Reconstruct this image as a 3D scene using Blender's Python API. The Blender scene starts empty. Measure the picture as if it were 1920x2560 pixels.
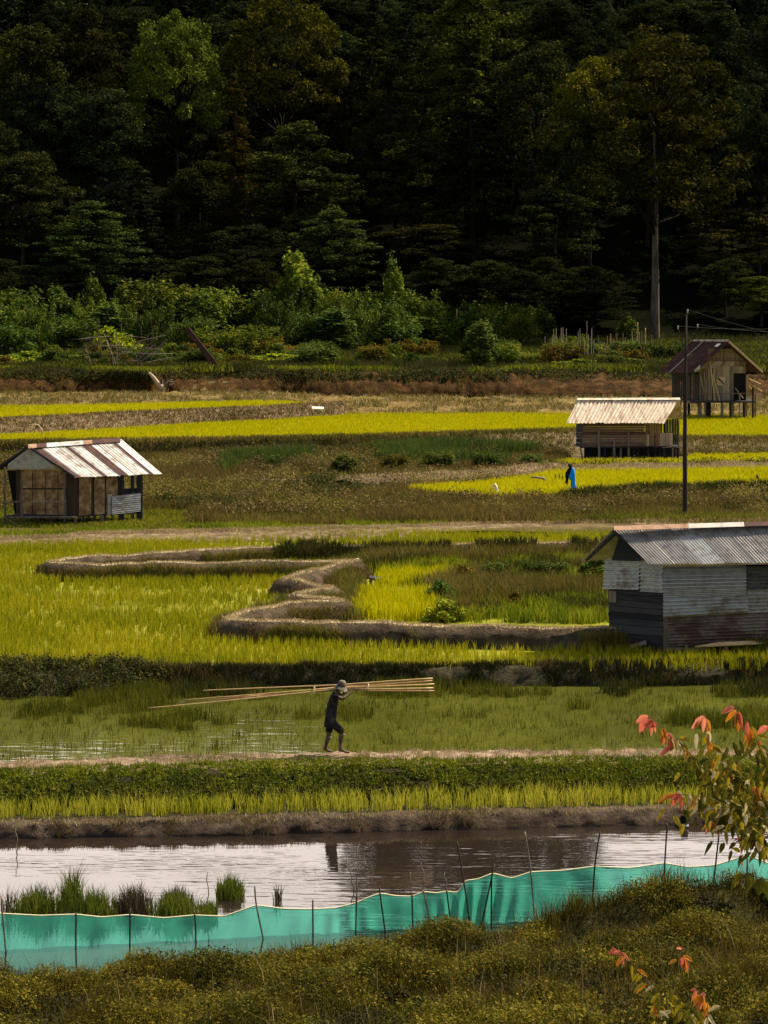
import bpy, bmesh, math, random
import numpy as np
from mathutils import Vector, noise as mnoise
R_ = math.radians
rng = np.random.default_rng(7)
random.seed(7)
S = bpy.context.scene
COL = S.collection

# ---------------------------------------------------------------- camera
F = 6022.0; UC, VC = 960.0, 1280.0; VH = 740.0; HC = 12.0
PITCH = math.atan((VC - VH) / F)
cam = bpy.data.cameras.new("camera"); camo = bpy.data.objects.new("camera", cam)
COL.objects.link(camo); S.camera = camo
cam.sensor_fit = 'VERTICAL'; cam.sensor_height = 24.0; cam.lens = 24.0 * F / 2560.0
cam.clip_start = 0.5; cam.clip_end = 5000
camo.location = (0, 0, HC); camo.rotation_euler = (math.pi / 2 - PITCH, 0, 0)

# ---------------------------------------------------------------- sky and sun
SUN_AZ = R_(60); SUN_EL = R_(50)          # clockwise from +Y (away from the camera), so the sun is behind and right
w = bpy.data.worlds.new("World"); S.world = w; w.use_nodes = True
nt = w.node_tree; nt.nodes.clear()
out = nt.nodes.new('ShaderNodeOutputWorld'); bg = nt.nodes.new('ShaderNodeBackground')
sky = nt.nodes.new('ShaderNodeTexSky'); sky.sky_type = 'NISHITA'; sky.sun_disc = False
sky.sun_elevation = SUN_EL; sky.sun_rotation = SUN_AZ; sky.air_density = 1.0; sky.dust_density = 1.2
tc = nt.nodes.new('ShaderNodeTexCoord')
cn = nt.nodes.new('ShaderNodeTexNoise'); cn.inputs['Scale'].default_value = 2.6; cn.inputs['Detail'].default_value = 5
mp = nt.nodes.new('ShaderNodeMapping'); mp.inputs['Scale'].default_value = (1, 1, 3.2)
nt.links.new(tc.outputs['Generated'], mp.inputs[0]); nt.links.new(mp.outputs[0], cn.inputs['Vector'])
cr = nt.nodes.new('ShaderNodeValToRGB'); cr.color_ramp.elements[0].position = 0.36; cr.color_ramp.elements[1].position = 0.62
nt.links.new(cn.outputs['Fac'], cr.inputs[0])
# a bank of sunlit cloud low in the sky beyond the ridge
sx = nt.nodes.new('ShaderNodeSeparateXYZ'); nt.links.new(tc.outputs['Generated'], sx.inputs[0])
my = nt.nodes.new('ShaderNodeMapRange'); my.inputs[1].default_value = 0.15; my.inputs[2].default_value = 0.75
nt.links.new(sx.outputs['Y'], my.inputs[0])
mz = nt.nodes.new('ShaderNodeMapRange'); mz.inputs[1].default_value = 0.62; mz.inputs[2].default_value = 0.33
nt.links.new(sx.outputs['Z'], mz.inputs[0])
mm = nt.nodes.new('ShaderNodeMath'); mm.operation = 'MULTIPLY'
nt.links.new(my.outputs[0], mm.inputs[0]); nt.links.new(mz.outputs[0], mm.inputs[1])
ad = nt.nodes.new('ShaderNodeMath'); ad.operation = 'MULTIPLY_ADD'; ad.inputs[1].default_value = 0.45; ad.inputs[2].default_value = 0.0; ad.use_clamp = True
nt.links.new(cr.outputs[0], ad.inputs[0])
mxm = nt.nodes.new('ShaderNodeMath'); mxm.operation = 'MAXIMUM'
nt.links.new(ad.outputs[0], mxm.inputs[0]); nt.links.new(mm.outputs[0], mxm.inputs[1])
ccol = nt.nodes.new('ShaderNodeMix'); ccol.data_type = 'RGBA'
ccol.inputs[6].default_value = (7.5, 7.2, 7.0, 1); ccol.inputs[7].default_value = (24.5, 21.6, 19.8, 1)
nt.links.new(mm.outputs[0], ccol.inputs[0])
mix = nt.nodes.new('ShaderNodeMix'); mix.data_type = 'RGBA'
nt.links.new(mxm.outputs[0], mix.inputs[0]); nt.links.new(sky.outputs[0], mix.inputs[6]); nt.links.new(ccol.outputs[2], mix.inputs[7])
nt.links.new(mix.outputs[2], bg.inputs[0]); bg.inputs[1].default_value = 0.06
nt.links.new(bg.outputs[0], out.inputs[0])
sd = bpy.data.lights.new("sun", 'SUN'); sd.energy = 5.0; sd.angle = R_(0.6); sd.color = (1, 0.87, 0.67)
so = bpy.data.objects.new("sun", sd); COL.objects.link(so); so.location = (60, 80, 90)
sdir = Vector((math.sin(SUN_AZ) * math.cos(SUN_EL), math.cos(SUN_AZ) * math.cos(SUN_EL), math.sin(SUN_EL)))
so.rotation_euler = sdir.to_track_quat('Z', 'Y').to_euler()
S.view_settings.view_transform = 'Standard'; S.view_settings.look = 'None'
S.view_settings.exposure = 0.92; S.view_settings.gamma = 1.0
S.cycles.max_bounces = 6; S.cycles.diffuse_bounces = 2; S.cycles.transparent_max_bounces = 8
S.cycles.transmission_bounces = 3; S.cycles.glossy_bounces = 2

# ---------------------------------------------------------------- where a direction from the camera meets a level
cp, sp_ = math.cos(PITCH), math.sin(PITCH)
def ray(u, v):
    a, b = u - UC, VC - v
    return Vector((a, F * cp + b * sp_, -F * sp_ + b * cp))
def P(u, v, z):
    d = ray(u, v); t = (z - HC) / d.z
    return Vector((d.x * t, d.y * t, z))
def PY(u, v, y):
    d = ray(u, v); t = y / d.y
    return Vector((d.x * t, y, HC + d.z * t))
def marsh_z(y): return 1.12 + (y - 112) * 0.009
def PM(u, v):
    z = 1.3
    for _ in range(6): z = marsh_z(P(u, v, z).y)
    return P(u, v, z)

# ---------------------------------------------------------------- materials
def nodes_of(name):
    m = bpy.data.materials.new(name); m.use_nodes = True
    n = m.node_tree; b = n.nodes['Principled BSDF']
    return m, n, b
def ramp(n, cols, pos=None):
    r = n.nodes.new('ShaderNodeValToRGB'); e = r.color_ramp.elements
    k = len(cols); pos = pos or [i / (k - 1) for i in range(k)]
    while len(e) < k: e.new(0.5)
    for i, c in enumerate(cols): e[i].position = pos[i]; e[i].color = (*c, 1)
    return r
def pos_noise(n, scale, detail=4, rough=0.6, stretch=None):
    g = n.nodes.new('ShaderNodeNewGeometry'); t = n.nodes.new('ShaderNodeTexNoise')
    t.inputs['Scale'].default_value = scale; t.inputs['Detail'].default_value = detail; t.inputs['Roughness'].default_value = rough
    if stretch:
        m = n.nodes.new('ShaderNodeMapping'); m.inputs['Scale'].default_value = stretch
        n.links.new(g.outputs['Position'], m.inputs[0]); n.links.new(m.outputs[0], t.inputs['Vector'])
    else: n.links.new(g.outputs['Position'], t.inputs['Vector'])
    return t
def mat_noise(name, cols, scale=2.0, rough=0.9, bump=0.0, bscale=None, stretch=None, pos=None, spec=0.05, metal=0.0, detail=6):
    m, n, b = nodes_of(name)
    t = pos_noise(n, scale, detail, 0.65, stretch); r = ramp(n, cols, pos or [0.3 + 0.4 * i / (len(cols) - 1) for i in range(len(cols))])
    n.links.new(t.outputs['Fac'], r.inputs[0]); n.links.new(r.outputs[0], b.inputs['Base Color'])
    b.inputs['Roughness'].default_value = rough; b.inputs['Specular IOR Level'].default_value = spec; b.inputs['Metallic'].default_value = metal
    if bump:
        t2 = pos_noise(n, bscale or scale * 3, 5, 0.7, stretch); bp = n.nodes.new('ShaderNodeBump')
        bp.inputs['Strength'].default_value = bump; bp.inputs['Distance'].default_value = 0.1
        n.links.new(t2.outputs['Fac'], bp.inputs['Height']); n.links.new(bp.outputs[0], b.inputs['Normal'])
    return m
def mat_leaf(name, cols, trans=0.3, patch=0.25, rough=0.7, spec=0.05, objrand=0.0, tint=None):
    """leaf colour varies leaf by leaf and in wide patches"""
    m, n, b = nodes_of(name)
    g = n.nodes.new('ShaderNodeNewGeometry'); t = pos_noise(n, patch, 3)
    a = n.nodes.new('ShaderNodeMath'); a.operation = 'MULTIPLY_ADD'; a.inputs[1].default_value = 0.55
    n.links.new(g.outputs['Random Per Island'], a.inputs[0])
    s = n.nodes.new('ShaderNodeMath'); s.operation = 'MULTIPLY_ADD'; s.inputs[1].default_value = 1.1; s.inputs[2].default_value = -0.32
    n.links.new(t.outputs['Fac'], s.inputs[0]); n.links.new(s.outputs[0], a.inputs[2])
    r = ramp(n, cols); n.links.new(a.outputs[0], r.inputs[0])
    col = r.outputs[0]
    if objrand:
        oi = n.nodes.new('ShaderNodeObjectInfo'); h = n.nodes.new('ShaderNodeHueSaturation')
        m1 = n.nodes.new('ShaderNodeMapRange'); m1.inputs[3].default_value = 0.5 - objrand * 0.035; m1.inputs[4].default_value = 0.5 + objrand * 0.06
        m2 = n.nodes.new('ShaderNodeMapRange'); m2.inputs[3].default_value = 1 - objrand; m2.inputs[4].default_value = 1 + objrand
        n.links.new(oi.outputs['Random'], m1.inputs[0]); n.links.new(oi.outputs['Random'], m2.inputs[0])
        n.links.new(m1.outputs[0], h.inputs['Hue']); n.links.new(m2.outputs[0], h.inputs['Value'])
        n.links.new(col, h.inputs['Color']); col = h.outputs[0]
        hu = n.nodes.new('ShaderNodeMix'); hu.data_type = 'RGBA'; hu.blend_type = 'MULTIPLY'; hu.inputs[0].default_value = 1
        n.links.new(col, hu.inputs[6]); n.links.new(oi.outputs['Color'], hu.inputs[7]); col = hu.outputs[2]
    n.links.new(col, b.inputs['Base Color']); b.inputs['Roughness'].default_value = rough; b.inputs['Specular IOR Level'].default_value = spec
    if trans:
        tr = n.nodes.new('ShaderNodeBsdfTranslucent'); mx = n.nodes.new('ShaderNodeMixShader'); mx.inputs[0].default_value = trans
        n.links.new(col, tr.inputs[0]); n.links.new(b.outputs[0], mx.inputs[1]); n.links.new(tr.outputs[0], mx.inputs[2])
        n.links.new(mx.outputs[0], n.nodes['Material Output'].inputs[0])
    return m
def mat_wood(name, cols, stretch=(1, 1, 14), scale=1.0, rough=0.85, spec=0.15, vary=0.5):
    m, n, b = nodes_of(name)
    g = n.nodes.new('ShaderNodeNewGeometry')
    t = pos_noise(n, scale, 6, 0.7, stretch)
    a = n.nodes.new('ShaderNodeMath'); a.operation = 'MULTIPLY_ADD'; a.inputs[1].default_value = vary; a.inputs[2].default_value = -vary / 2
    n.links.new(g.outputs['Random Per Island'], a.inputs[0])
    s = n.nodes.new('ShaderNodeMath'); s.operation = 'ADD'; n.links.new(a.outputs[0], s.inputs[0]); n.links.new(t.outputs['Fac'], s.inputs[1])
    r = ramp(n, cols, [0.2 + 0.6 * i / (len(cols) - 1) for i in range(len(cols))])
    n.links.new(s.outputs[0], r.inputs[0]); n.links.new(r.outputs[0], b.inputs['Base Color'])
    b.inputs['Roughness'].default_value = rough; b.inputs['Specular IOR Level'].default_value = spec
    return m
def mat_plain(name, c, rough=0.7, spec=0.3, metal=0.0):
    return mat_noise(name, [tuple(x * 0.82 for x in c), c, tuple(min(1, x * 1.15) for x in c)], 6, rough, 0, spec=spec, metal=metal)
def mat_sheet(name, clean, rust, amount=0.5, rough=0.45, metal=0.75, stretch=(1.3, 1.3, 3), scale=0.9, stain=(0.10, 0.09, 0.08)):
    """weathered galvanised sheet: zinc with rust patches and dull stains, every sheet a little different"""
    m, n, b = nodes_of(name)
    t = pos_noise(n, scale, 7, 0.7, stretch); t2 = pos_noise(n, scale * 5, 5, 0.7)
    r = n.nodes.new('ShaderNodeValToRGB'); r.color_ramp.elements[0].position = amount; r.color_ramp.elements[1].position = amount + 0.12
    n.links.new(t.outputs['Fac'], r.inputs[0])
    r2 = ramp(n, [stain, clean, tuple(x * 1.15 for x in clean)], [0.3, 0.5, 0.7]); n.links.new(t2.outputs['Fac'], r2.inputs[0])
    mx = n.nodes.new('ShaderNodeMix'); mx.data_type = 'RGBA'
    n.links.new(r.outputs[0], mx.inputs[0]); n.links.new(r2.outputs[0], mx.inputs[7]); mx.inputs[6].default_value = (*rust, 1)
    n.links.new(mx.outputs[2], b.inputs['Base Color'])
    mm_ = n.nodes.new('ShaderNodeMath'); mm_.operation = 'MULTIPLY'; mm_.inputs[1].default_value = metal
    n.links.new(r.outputs[0], mm_.inputs[0]); n.links.new(mm_.outputs[0], b.inputs['Metallic'])
    b.inputs['Roughness'].default_value = rough; b.inputs['Specular IOR Level'].default_value = 0.3
    return m

# ---------------------------------------------------------------- mesh helpers
def mesh_np(name, V, quads=None, tris=None, smooth=False):
    V = np.asarray(V, dtype=np.float32).reshape(-1, 3)
    q = np.asarray(quads, dtype=np.int32).reshape(-1, 4) if quads is not None and len(quads) else np.zeros((0, 4), np.int32)
    t = np.asarray(tris, dtype=np.int32).reshape(-1, 3) if tris is not None and len(tris) else np.zeros((0, 3), np.int32)
    me = bpy.data.meshes.new(name)
    me.vertices.add(len(V)); me.vertices.foreach_set('co', V.ravel())
    nl = len(q) * 4 + len(t) * 3
    me.loops.add(nl); me.loops.foreach_set('vertex_index', np.concatenate([q.ravel(), t.ravel()]).astype(np.int32))
    me.polygons.add(len(q) + len(t))
    st = np.concatenate([np.arange(len(q)) * 4, len(q) * 4 + np.arange(len(t)) * 3]).astype(np.int32)
    me.polygons.foreach_set('loop_start', st)
    if smooth: me.polygons.foreach_set('use_smooth', np.ones(len(q) + len(t), dtype=bool))
    me.update(calc_edges=True); me.validate()
    return me
def link(name, me, mat=None, parent=None):
    o = bpy.data.objects.new(name, me); COL.objects.link(o)
    if mat is not None:
        for m in (mat if isinstance(mat, (list, tuple)) else [mat]):
            if len(me.materials) < (len(mat) if isinstance(mat, (list, tuple)) else 1): me.materials.append(m)
    if parent is not None:
        o.parent = parent; o.location = (0, 0, 0)
        o.matrix_parent_inverse = parent.matrix_basis.inverted()
    return o
def tag(o, label=None, cat=None, group=None, kind=None):
    if label: o['label'] = label
    if cat: o['category'] = cat
    if group: o['group'] = group
    if kind: o['kind'] = kind
    return o
def empty(name, loc, label, cat, group=None):
    o = bpy.data.objects.new(name, None); COL.objects.link(o); o.location = loc; o.empty_display_size = 0.2
    bpy.context.view_layer.update() if False else None
    return tag(o, label, cat, group)
class MB:
    """collects polygons in world coordinates"""
    def __init__(s): s.v = []; s.f = []
    def add(s, V, Fc):
        o = len(s.v); s.v += [tuple(p) for p in V]; s.f += [tuple(i + o for i in f) for f in Fc]
    def beam(s, p, q, wd, dp=None, up=(0, 0, 1)):
        p, q = Vector(p), Vector(q); dp = dp or wd; a = (q - p).normalized(); u = Vector(up)
        if abs(a.dot(u)) > 0.97: u = Vector((0, 1, 0))
        x = a.cross(u).normalized() * wd / 2; y = x.cross(a).normalized() * dp / 2
        V = [p - x - y, p + x - y, p + x + y, p - x + y, q - x - y, q + x - y, q + x + y, q - x + y]
        s.add(V, [(0, 3, 2, 1), (4, 5, 6, 7), (0, 1, 5, 4), (1, 2, 6, 5), (2, 3, 7, 6), (3, 0, 4, 7)])
    def tube(s, pts, rads, n=8):
        pts = [Vector(p) for p in pts]
        if not hasattr(rads, '__len__'): rads = [rads] * len(pts)
        V = []; Fc = []
        for i, p in enumerate(pts):
            a = (pts[min(i + 1, len(pts) - 1)] - pts[max(i - 1, 0)]).normalized()
            u = Vector((0, 0, 1)) if abs(a.z) < 0.9 else Vector((1, 0, 0))
            x = a.cross(u).normalized(); y = x.cross(a).normalized()
            for k in range(n):
                th = 2 * math.pi * k / n; V.append(p + (x * math.cos(th) + y * math.sin(th)) * rads[i])
        for i in range(len(pts) - 1):
            for k in range(n):
                k2 = (k + 1) % n; Fc.append((i * n + k, i * n + k2, (i + 1) * n + k2, (i + 1) * n + k))
        Fc.append(tuple(range(n))[::-1]); Fc.append(tuple((len(pts) - 1) * n + k for k in range(n)))
        s.add(V, Fc)
    def slab(s, a, b, c, d, th):
        """a quad given thickness along its normal"""
        a, b, c, d = map(Vector, (a, b, c, d)); nrm = (b - a).cross(d - a).normalized() * th
        V = [a, b, c, d, a + nrm, b + nrm, c + nrm, d + nrm]
        s.add(V, [(3, 2, 1, 0), (4, 5, 6, 7), (0, 1, 5, 4), (1, 2, 6, 5), (2, 3, 7, 6), (3, 0, 4, 7)])
    def boards(s, a, b, c, d, n, th=0.03, gap=0.012, jit=0.015, seed=0):
        """n boards running from edge a-b to edge d-c side by side (each runs a->d)"""
        r = random.Random(seed); a, b, c, d = map(Vector, (a, b, c, d)); nrm = (b - a).cross(d - a).normalized()
        cuts = [0.0]
        for i in range(n): cuts.append(cuts[-1] + r.uniform(0.75, 1.25))
        cuts = [x / cuts[-1] for x in cuts]; L = (b - a).length
        for i in range(n):
            t0, t1 = cuts[i] + gap / L / 2, cuts[i + 1] - gap / L / 2
            o = nrm * r.uniform(-jit, jit); e0, e1 = r.uniform(-jit, jit), r.uniform(-jit, jit)
            dv = (d - a).normalized()
            s.slab(a.lerp(b, t0) + o + dv * e0, a.lerp(b, t1) + o + dv * e0, d.lerp(c, t1) + o + dv * e1, d.lerp(c, t0) + o + dv * e1, th)
    def corr(s, a, b, c, d, pitch=0.09, amp=0.012, rows=4, sag=0.0, seed=0):
        """corrugated sheet: waves run along a->b, ridges along a->d"""
        a, b, c, d = map(Vector, (a, b, c, d)); L = max((b - a).length, (c - d).length); n = max(8, int(L / pitch * 6)); nrm = (b - a).cross(d - a).normalized()
        V = []; Fc = []; r = random.Random(seed); ph = r.random() * 6
        for j in range(rows + 1):
            t = j / rows
            for i in range(n + 1):
                q = i / n; p = a.lerp(b, q).lerp(d.lerp(c, q), t)
                V.append(p + nrm * (amp * math.sin(q * L / pitch * 2 * math.pi + ph) - sag * math.sin(math.pi * t) + 0.006 * mnoise.noise(p * 1.7)))
        for j in range(rows):
            for i in range(n):
                k = j * (n + 1) + i; Fc.append((k, k + 1, k + n + 2, k + n + 1))
        s.add(V, Fc)
    def build(s, name, mat, parent=None, smooth=False):
        me = bpy.data.meshes.new(name); me.from_pydata(s.v, [], s.f); me.update()
        if smooth:
            me.polygons.foreach_set('use_smooth', np.ones(len(me.polygons), dtype=bool))
        return link(name, me, mat, parent)

def interp_line(pts, us, zdef=None):
    pts = sorted(pts); U = [p[0] for p in pts]; V = np.interp(us, U, [p[1] for p in pts])
    Z = np.interp(us, U, [p[2] if len(p) > 2 else zdef for p in pts])
    return V, Z
def noise3(p, s): return mnoise.noise(Vector(p) * s)
def smooth_line(pts, step):
    """Catmull-Rom through world points, resampled at step"""
    pts = [Vector(p) for p in pts]; outp = []
    for i in range(len(pts) - 1):
        p0, p1, p2, p3 = pts[max(i - 1, 0)], pts[i], pts[i + 1], pts[min(i + 2, len(pts) - 1)]
        n = max(1, int((p2 - p1).length / step))
        for k in range(n):
            t = k / n
            outp.append(0.5 * ((2 * p1) + (p2 - p0) * t + (2 * p0 - 5 * p1 + 4 * p2 - p3) * t * t + (3 * p1 - p0 - 3 * p2 + p3) * t ** 3))
    outp.append(pts[-1]); return outp
def grid_faces(nr, nc):
    i = np.arange(nr - 1)[:, None] * nc + np.arange(nc - 1)[None, :]
    return np.stack([i, i + 1, i + nc + 1, i + nc], -1).reshape(-1, 4)

def embank(name, crest, zc, bot, zb, wid, zback, mat, du=14, rough=0.12, label=None, cat=None, lip=0.0, fs=1.3, linear=False):
    """an earth bank: foot line, a crest of some width, and a short back side; returns its rows for planting"""
    us = np.arange(-420, 2341, du); cv, cz = interp_line(crest, us, zc); bv, bz = interp_line(bot, us, zb)
    rows = []
    C = [P(u, v, z) for u, v, z in zip(us, cv, cz)]; B = [P(u, v, z) for u, v, z in zip(us, bv, bz)]
    prof = [(0, 0.0), (0.12, 0.25), (0.3, 0.5), (0.6, 0.75), (0.85, 0.92), (1.0, 1.0)]
    if linear: prof = [(t, t) for t in (0, .2, .4, .6, .8, 1.0)]
    B = [b if b.y < c.y - 0.1 else Vector((b.x, c.y - 0.12, b.z)) for b, c in zip(B, C)]
    rows.append([Vector((b.x, b.y - 0.05, b.z - 0.25)) for b in B])
    for tx, tz in prof:
        rows.append([Vector((b.x + (c.x - b.x) * tx, b.y + (c.y - b.y) * tx, b.z + (c.z - b.z) * tz)) for b, c in zip(B, C)])
    for k in (0.33, 0.66, 1.0): rows.append([Vector((c.x, c.y + wid * k, c.z + lip * math.sin(k * 3.1))) for c in C])
    rows.append([Vector((c.x, c.y + wid + 0.25, zback - 0.25)) for c in C])
    V = []
    for ri, r in enumerate(rows):
        for p in r:
            if 0 < ri < len(rows) - 1:
                k = rough
                p = p + Vector((0, -k * 1.2 * (noise3(p, fs) + 0.8 * noise3(p + Vector((9, 3, 1)), fs * 3.3)), k * (0.7 * noise3(p + Vector((5, 5, 5)), fs * 1.4) + 0.4 * noise3(p, fs * 4))))
            V.append(p)
    me = mesh_np(name, [tuple(p) for p in V], grid_faces(len(rows), len(us)), smooth=True)
    o = link(name, me, mat); tag(o, label, cat, kind='structure')
    return o, np.array([tuple(p) for p in V]).reshape(len(rows), len(us), 3)

def dike(name, line, h, wt, wb, mat, step=0.35, rough=0.07, z0=None, top=None):
    """a free standing mud bund following a crest line"""
    L = smooth_line(line, step); V = []
    prof = [(-1.15, -0.3), (-1, 0), (-.92, .35), (-.8, .72), (-.4, .96), (0, 1.0), (.4, .96), (.8, .72), (.92, .35), (1, 0), (1.15, -0.3)]
    for i, p in enumerate(L):
        a = (L[min(i + 1, len(L) - 1)] - L[max(i - 1, 0)]); a.z = 0; a.normalize(); s = Vector((a.y, -a.x, 0))
        vw = 1 + .28 * noise3(p, .45) + .12 * noise3(p, 1.3); vh = .10 * noise3(p + Vector((4, 4, 0)), .5)
        for x, zz in prof:
            wx = (x * wb / 2 if abs(x) > 0.5 else x * wt) * vw
            q = p + s * wx; q.z = p.z - h + (h + vh) * zz
            k = rough; q += s * (k * noise3(q, 1.6)) + Vector((0, 0, k * 0.8 * noise3(q + Vector((7, 1, 2)), 2.2)))
            V.append(tuple(q))
    me = mesh_np(name, V, grid_faces(len(L), len(prof)), smooth=True)
    o = link(name, me, [mat] if top is None else [mat, top]); tag(o, kind='structure')
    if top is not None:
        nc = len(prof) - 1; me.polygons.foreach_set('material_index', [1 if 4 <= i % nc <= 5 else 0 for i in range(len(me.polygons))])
    return o, np.array(V).reshape(len(L), len(prof), 3)

def sheet(name, poly, mat, kind='structure', sub=0):
    """a level sheet from a world polygon"""
    me = bpy.data.meshes.new(name); me.from_pydata([tuple(p) for p in poly], [], [tuple(range(len(poly)))]); me.update()
    if me.polygons[0].normal.z < 0: me.flip_normals()
    o = link(name, me, mat); tag(o, kind=kind); return o

def in_poly(x, y, poly):
    c = np.zeros(len(x), bool); n = len(poly)
    for i in range(n):
        x0, y0 = poly[i][0], poly[i][1]; x1, y1 = poly[(i + 1) % n][0], poly[(i + 1) % n][1]
        with np.errstate(divide='ignore', invalid='ignore'):
            k = ((y0 > y) != (y1 > y)) & (x < (x1 - x0) * (y - y0) / (y1 - y0 + 1e-12) + x0)
        c ^= k
    return c
def scatter(poly, dens, z=None, zf=None, clip=True):
    poly = [(p[0], p[1]) for p in poly]; xs = [p[0] for p in poly]; ys = [p[1] for p in poly]
    n = int((max(xs) - min(xs)) * (max(ys) - min(ys)) * dens)
    x = rng.uniform(min(xs), max(xs), n); y = rng.uniform(min(ys), max(ys), n)
    k = in_poly(x, y, poly)
    if clip: k &= np.abs(x) < 0.175 * y + 1.2
    x, y = x[k], y[k]
    zz = zf(x, y) if zf is not None else np.full(len(x), z)
    return np.stack([x, y, zz], 1)
def vnoise(pts, s, off=0.0):
    return np.array([mnoise.noise(Vector((p[0] * s + off, p[1] * s, p[2] * s))) for p in pts]) if len(pts) else np.zeros(0)
def blades(pts, nb, h, hv, wd, lean, spread=0.06, hs=None):
    """grass blades: nb per point, each a bent tapering strip"""
    N = len(pts) * nb
    if N == 0: return np.zeros((0, 3)), np.zeros((0, 4), int), np.zeros((0, 3), int)
    p = np.repeat(np.asarray(pts, float), nb, 0); p[:, :2] += rng.normal(0, spread, (N, 2))
    hh = h * (1 + hv * rng.uniform(-1, 1, N))
    if hs is not None: hh *= np.repeat(hs, nb)
    az = rng.uniform(0, 2 * np.pi, N); ln = lean * hh * np.abs(rng.normal(0.6, 0.5, N))
    d = np.stack([np.cos(az), np.sin(az), 0 * az], 1)
    fa = rng.uniform(-0.9, 0.9, N)                         # width direction
    s = np.stack([np.cos(fa), np.sin(fa), 0 * fa], 1) * wd * rng.uniform(0.7, 1.3, N)[:, None] / 2
    up = np.array([0, 0, 1.0])
    m = p + d * (ln * 0.35)[:, None] + up * (hh * 0.6)[:, None]; t = p + d * ln[:, None] + up * hh[:, None]
    V = np.stack([p - s - up * 0.03, p + s - up * 0.03, m - s * 0.75, m + s * 0.75, t], 1).reshape(-1, 3)
    b = np.arange(N)[:, None] * 5
    return V, b + np.array([[0, 1, 3, 2]]), b + np.array([[2, 3, 4]])
def grass(name, parts, mat, kind='stuff', **tagkw):
    Vs, Qs, Ts, o = [], [], [], 0
    for V, Q, T in parts:
        Vs.append(V); Qs.append(Q + o); Ts.append(T + o); o += len(V)
    me = mesh_np(name, np.concatenate(Vs), np.concatenate(Qs), np.concatenate(Ts))
    ob = link(name, me, mat); tag(ob, kind=kind, **tagkw); return ob
def leaf_cloud(cent, rad, n, size, flat=0.5, shell=0.55, up=0.35, aspect=0.55):
    """n leaf-shaped faces in each ellipsoid clump, denser towards its skin"""
    cent = np.repeat(np.asarray(cent, float), n, 0); rad = np.repeat(np.asarray(rad, float), n, 0); N = len(cent)
    d = rng.normal(0, 1, (N, 3)); d /= np.linalg.norm(d, axis=1)[:, None]
    r = shell + (1 - shell) * rng.uniform(0, 1, N) ** 0.7
    c = cent + d * rad * r[:, None]
    nrm = d * 0.6 + rng.normal(0, 0.55, (N, 3)) + np.array([0, 0, up]); nrm /= np.linalg.norm(nrm, axis=1)[:, None]
    a = np.cross(nrm, rng.normal(0, 1, (N, 3))); a /= np.linalg.norm(a, axis=1)[:, None] + 1e-9
    a[:, 2] -= flat * 0.5; a /= np.linalg.norm(a, axis=1)[:, None]
    b = np.cross(nrm, a); b /= np.linalg.norm(b, axis=1)[:, None] + 1e-9
    s = size * rng.uniform(0.6, 1.35, N)[:, None]
    V = np.stack([c - a * s * 0.5, c + b * s * aspect * 0.5 - a * s * 0.05, c + a * s * 0.5, c - b * s * aspect * 0.5 - a * s * 0.05], 1).reshape(-1, 3)
    return V, np.arange(N)[:, None] * 4 + np.array([[0, 1, 2, 3]])
# ================================================================ SETTING
M = {}
M['mud'] = mat_noise('mud', [(0.022, 0.015, 0.011), (0.055, 0.039, 0.028), (0.12, 0.088, 0.064)], 2.2, 0.95, 0.9, 9)
M['dark_bank'] = mat_noise('dark_bank', [(0.02, 0.02, 0.011), (0.05, 0.044, 0.024), (0.10, 0.085, 0.055)], 1.6, 0.95, 0.9, 8)
M['dry_bank'] = mat_noise('dry_bank', [(0.07, 0.048, 0.028), (0.16, 0.115, 0.066), (0.29, 0.22, 0.135)], 2.2, 0.95, 0.8, 7)
M['tan'] = mat_noise('tan_earth', [(0.06, 0.042, 0.012), (0.15, 0.105, 0.032), (0.30, 0.215, 0.09)], 1.6, 0.95, 1.0, 6)
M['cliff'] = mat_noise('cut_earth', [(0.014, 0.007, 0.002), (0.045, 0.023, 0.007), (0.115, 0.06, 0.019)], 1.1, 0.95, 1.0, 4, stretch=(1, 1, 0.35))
M['path'] = mat_noise('path_earth', [(0.08, 0.055, 0.036), (0.19, 0.135, 0.09), (0.36, 0.28, 0.195)], 2.6, 0.95, 0.6, 9)
M['moss'] = mat_noise('mossy_soil', [(0.012, 0.011, 0.006), (0.03, 0.027, 0.013), (0.06, 0.055, 0.022)], 2.0, 0.95, 0.8, 9)
M['paddy'] = mat_noise('paddy_mud', [(0.10, 0.11, 0.012), (0.2, 0.20, 0.016), (0.30, 0.28, 0.04)], 0.5, 0.6, 0.2, 5, stretch=(0.5, 1, 1))
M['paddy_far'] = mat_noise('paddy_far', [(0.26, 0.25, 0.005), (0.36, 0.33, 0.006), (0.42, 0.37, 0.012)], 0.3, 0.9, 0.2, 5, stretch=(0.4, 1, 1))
M['marsh'] = mat_noise('marsh_soil', [(0.03, 0.022, 0.010), (0.08, 0.058, 0.024), (0.15, 0.11, 0.045)], 0.5, 0.95, 0.7, 4)
M['garden'] = mat_noise('garden_soil', [(0.015, 0.015, 0.006), (0.03, 0.03, 0.010), (0.05, 0.045, 0.015)], 0.6, 0.95, 0.6, 4)
M['hill'] = mat_noise('forest_floor', [(0.003, 0.0035, 0.002), (0.007, 0.0075, 0.004)], 0.4, 1.0, 0, spec=0)
M['fg_soil'] = mat_noise('bank_soil', [(0.02, 0.018, 0.006), (0.045, 0.04, 0.012), (0.07, 0.06, 0.02)], 1.5, 0.95, 0.6, 6)
M['ground'] = mat_noise('low_ground', [(0.06, 0.045, 0.02), (0.12, 0.09, 0.04)], 0.4, 0.95, 0)

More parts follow.
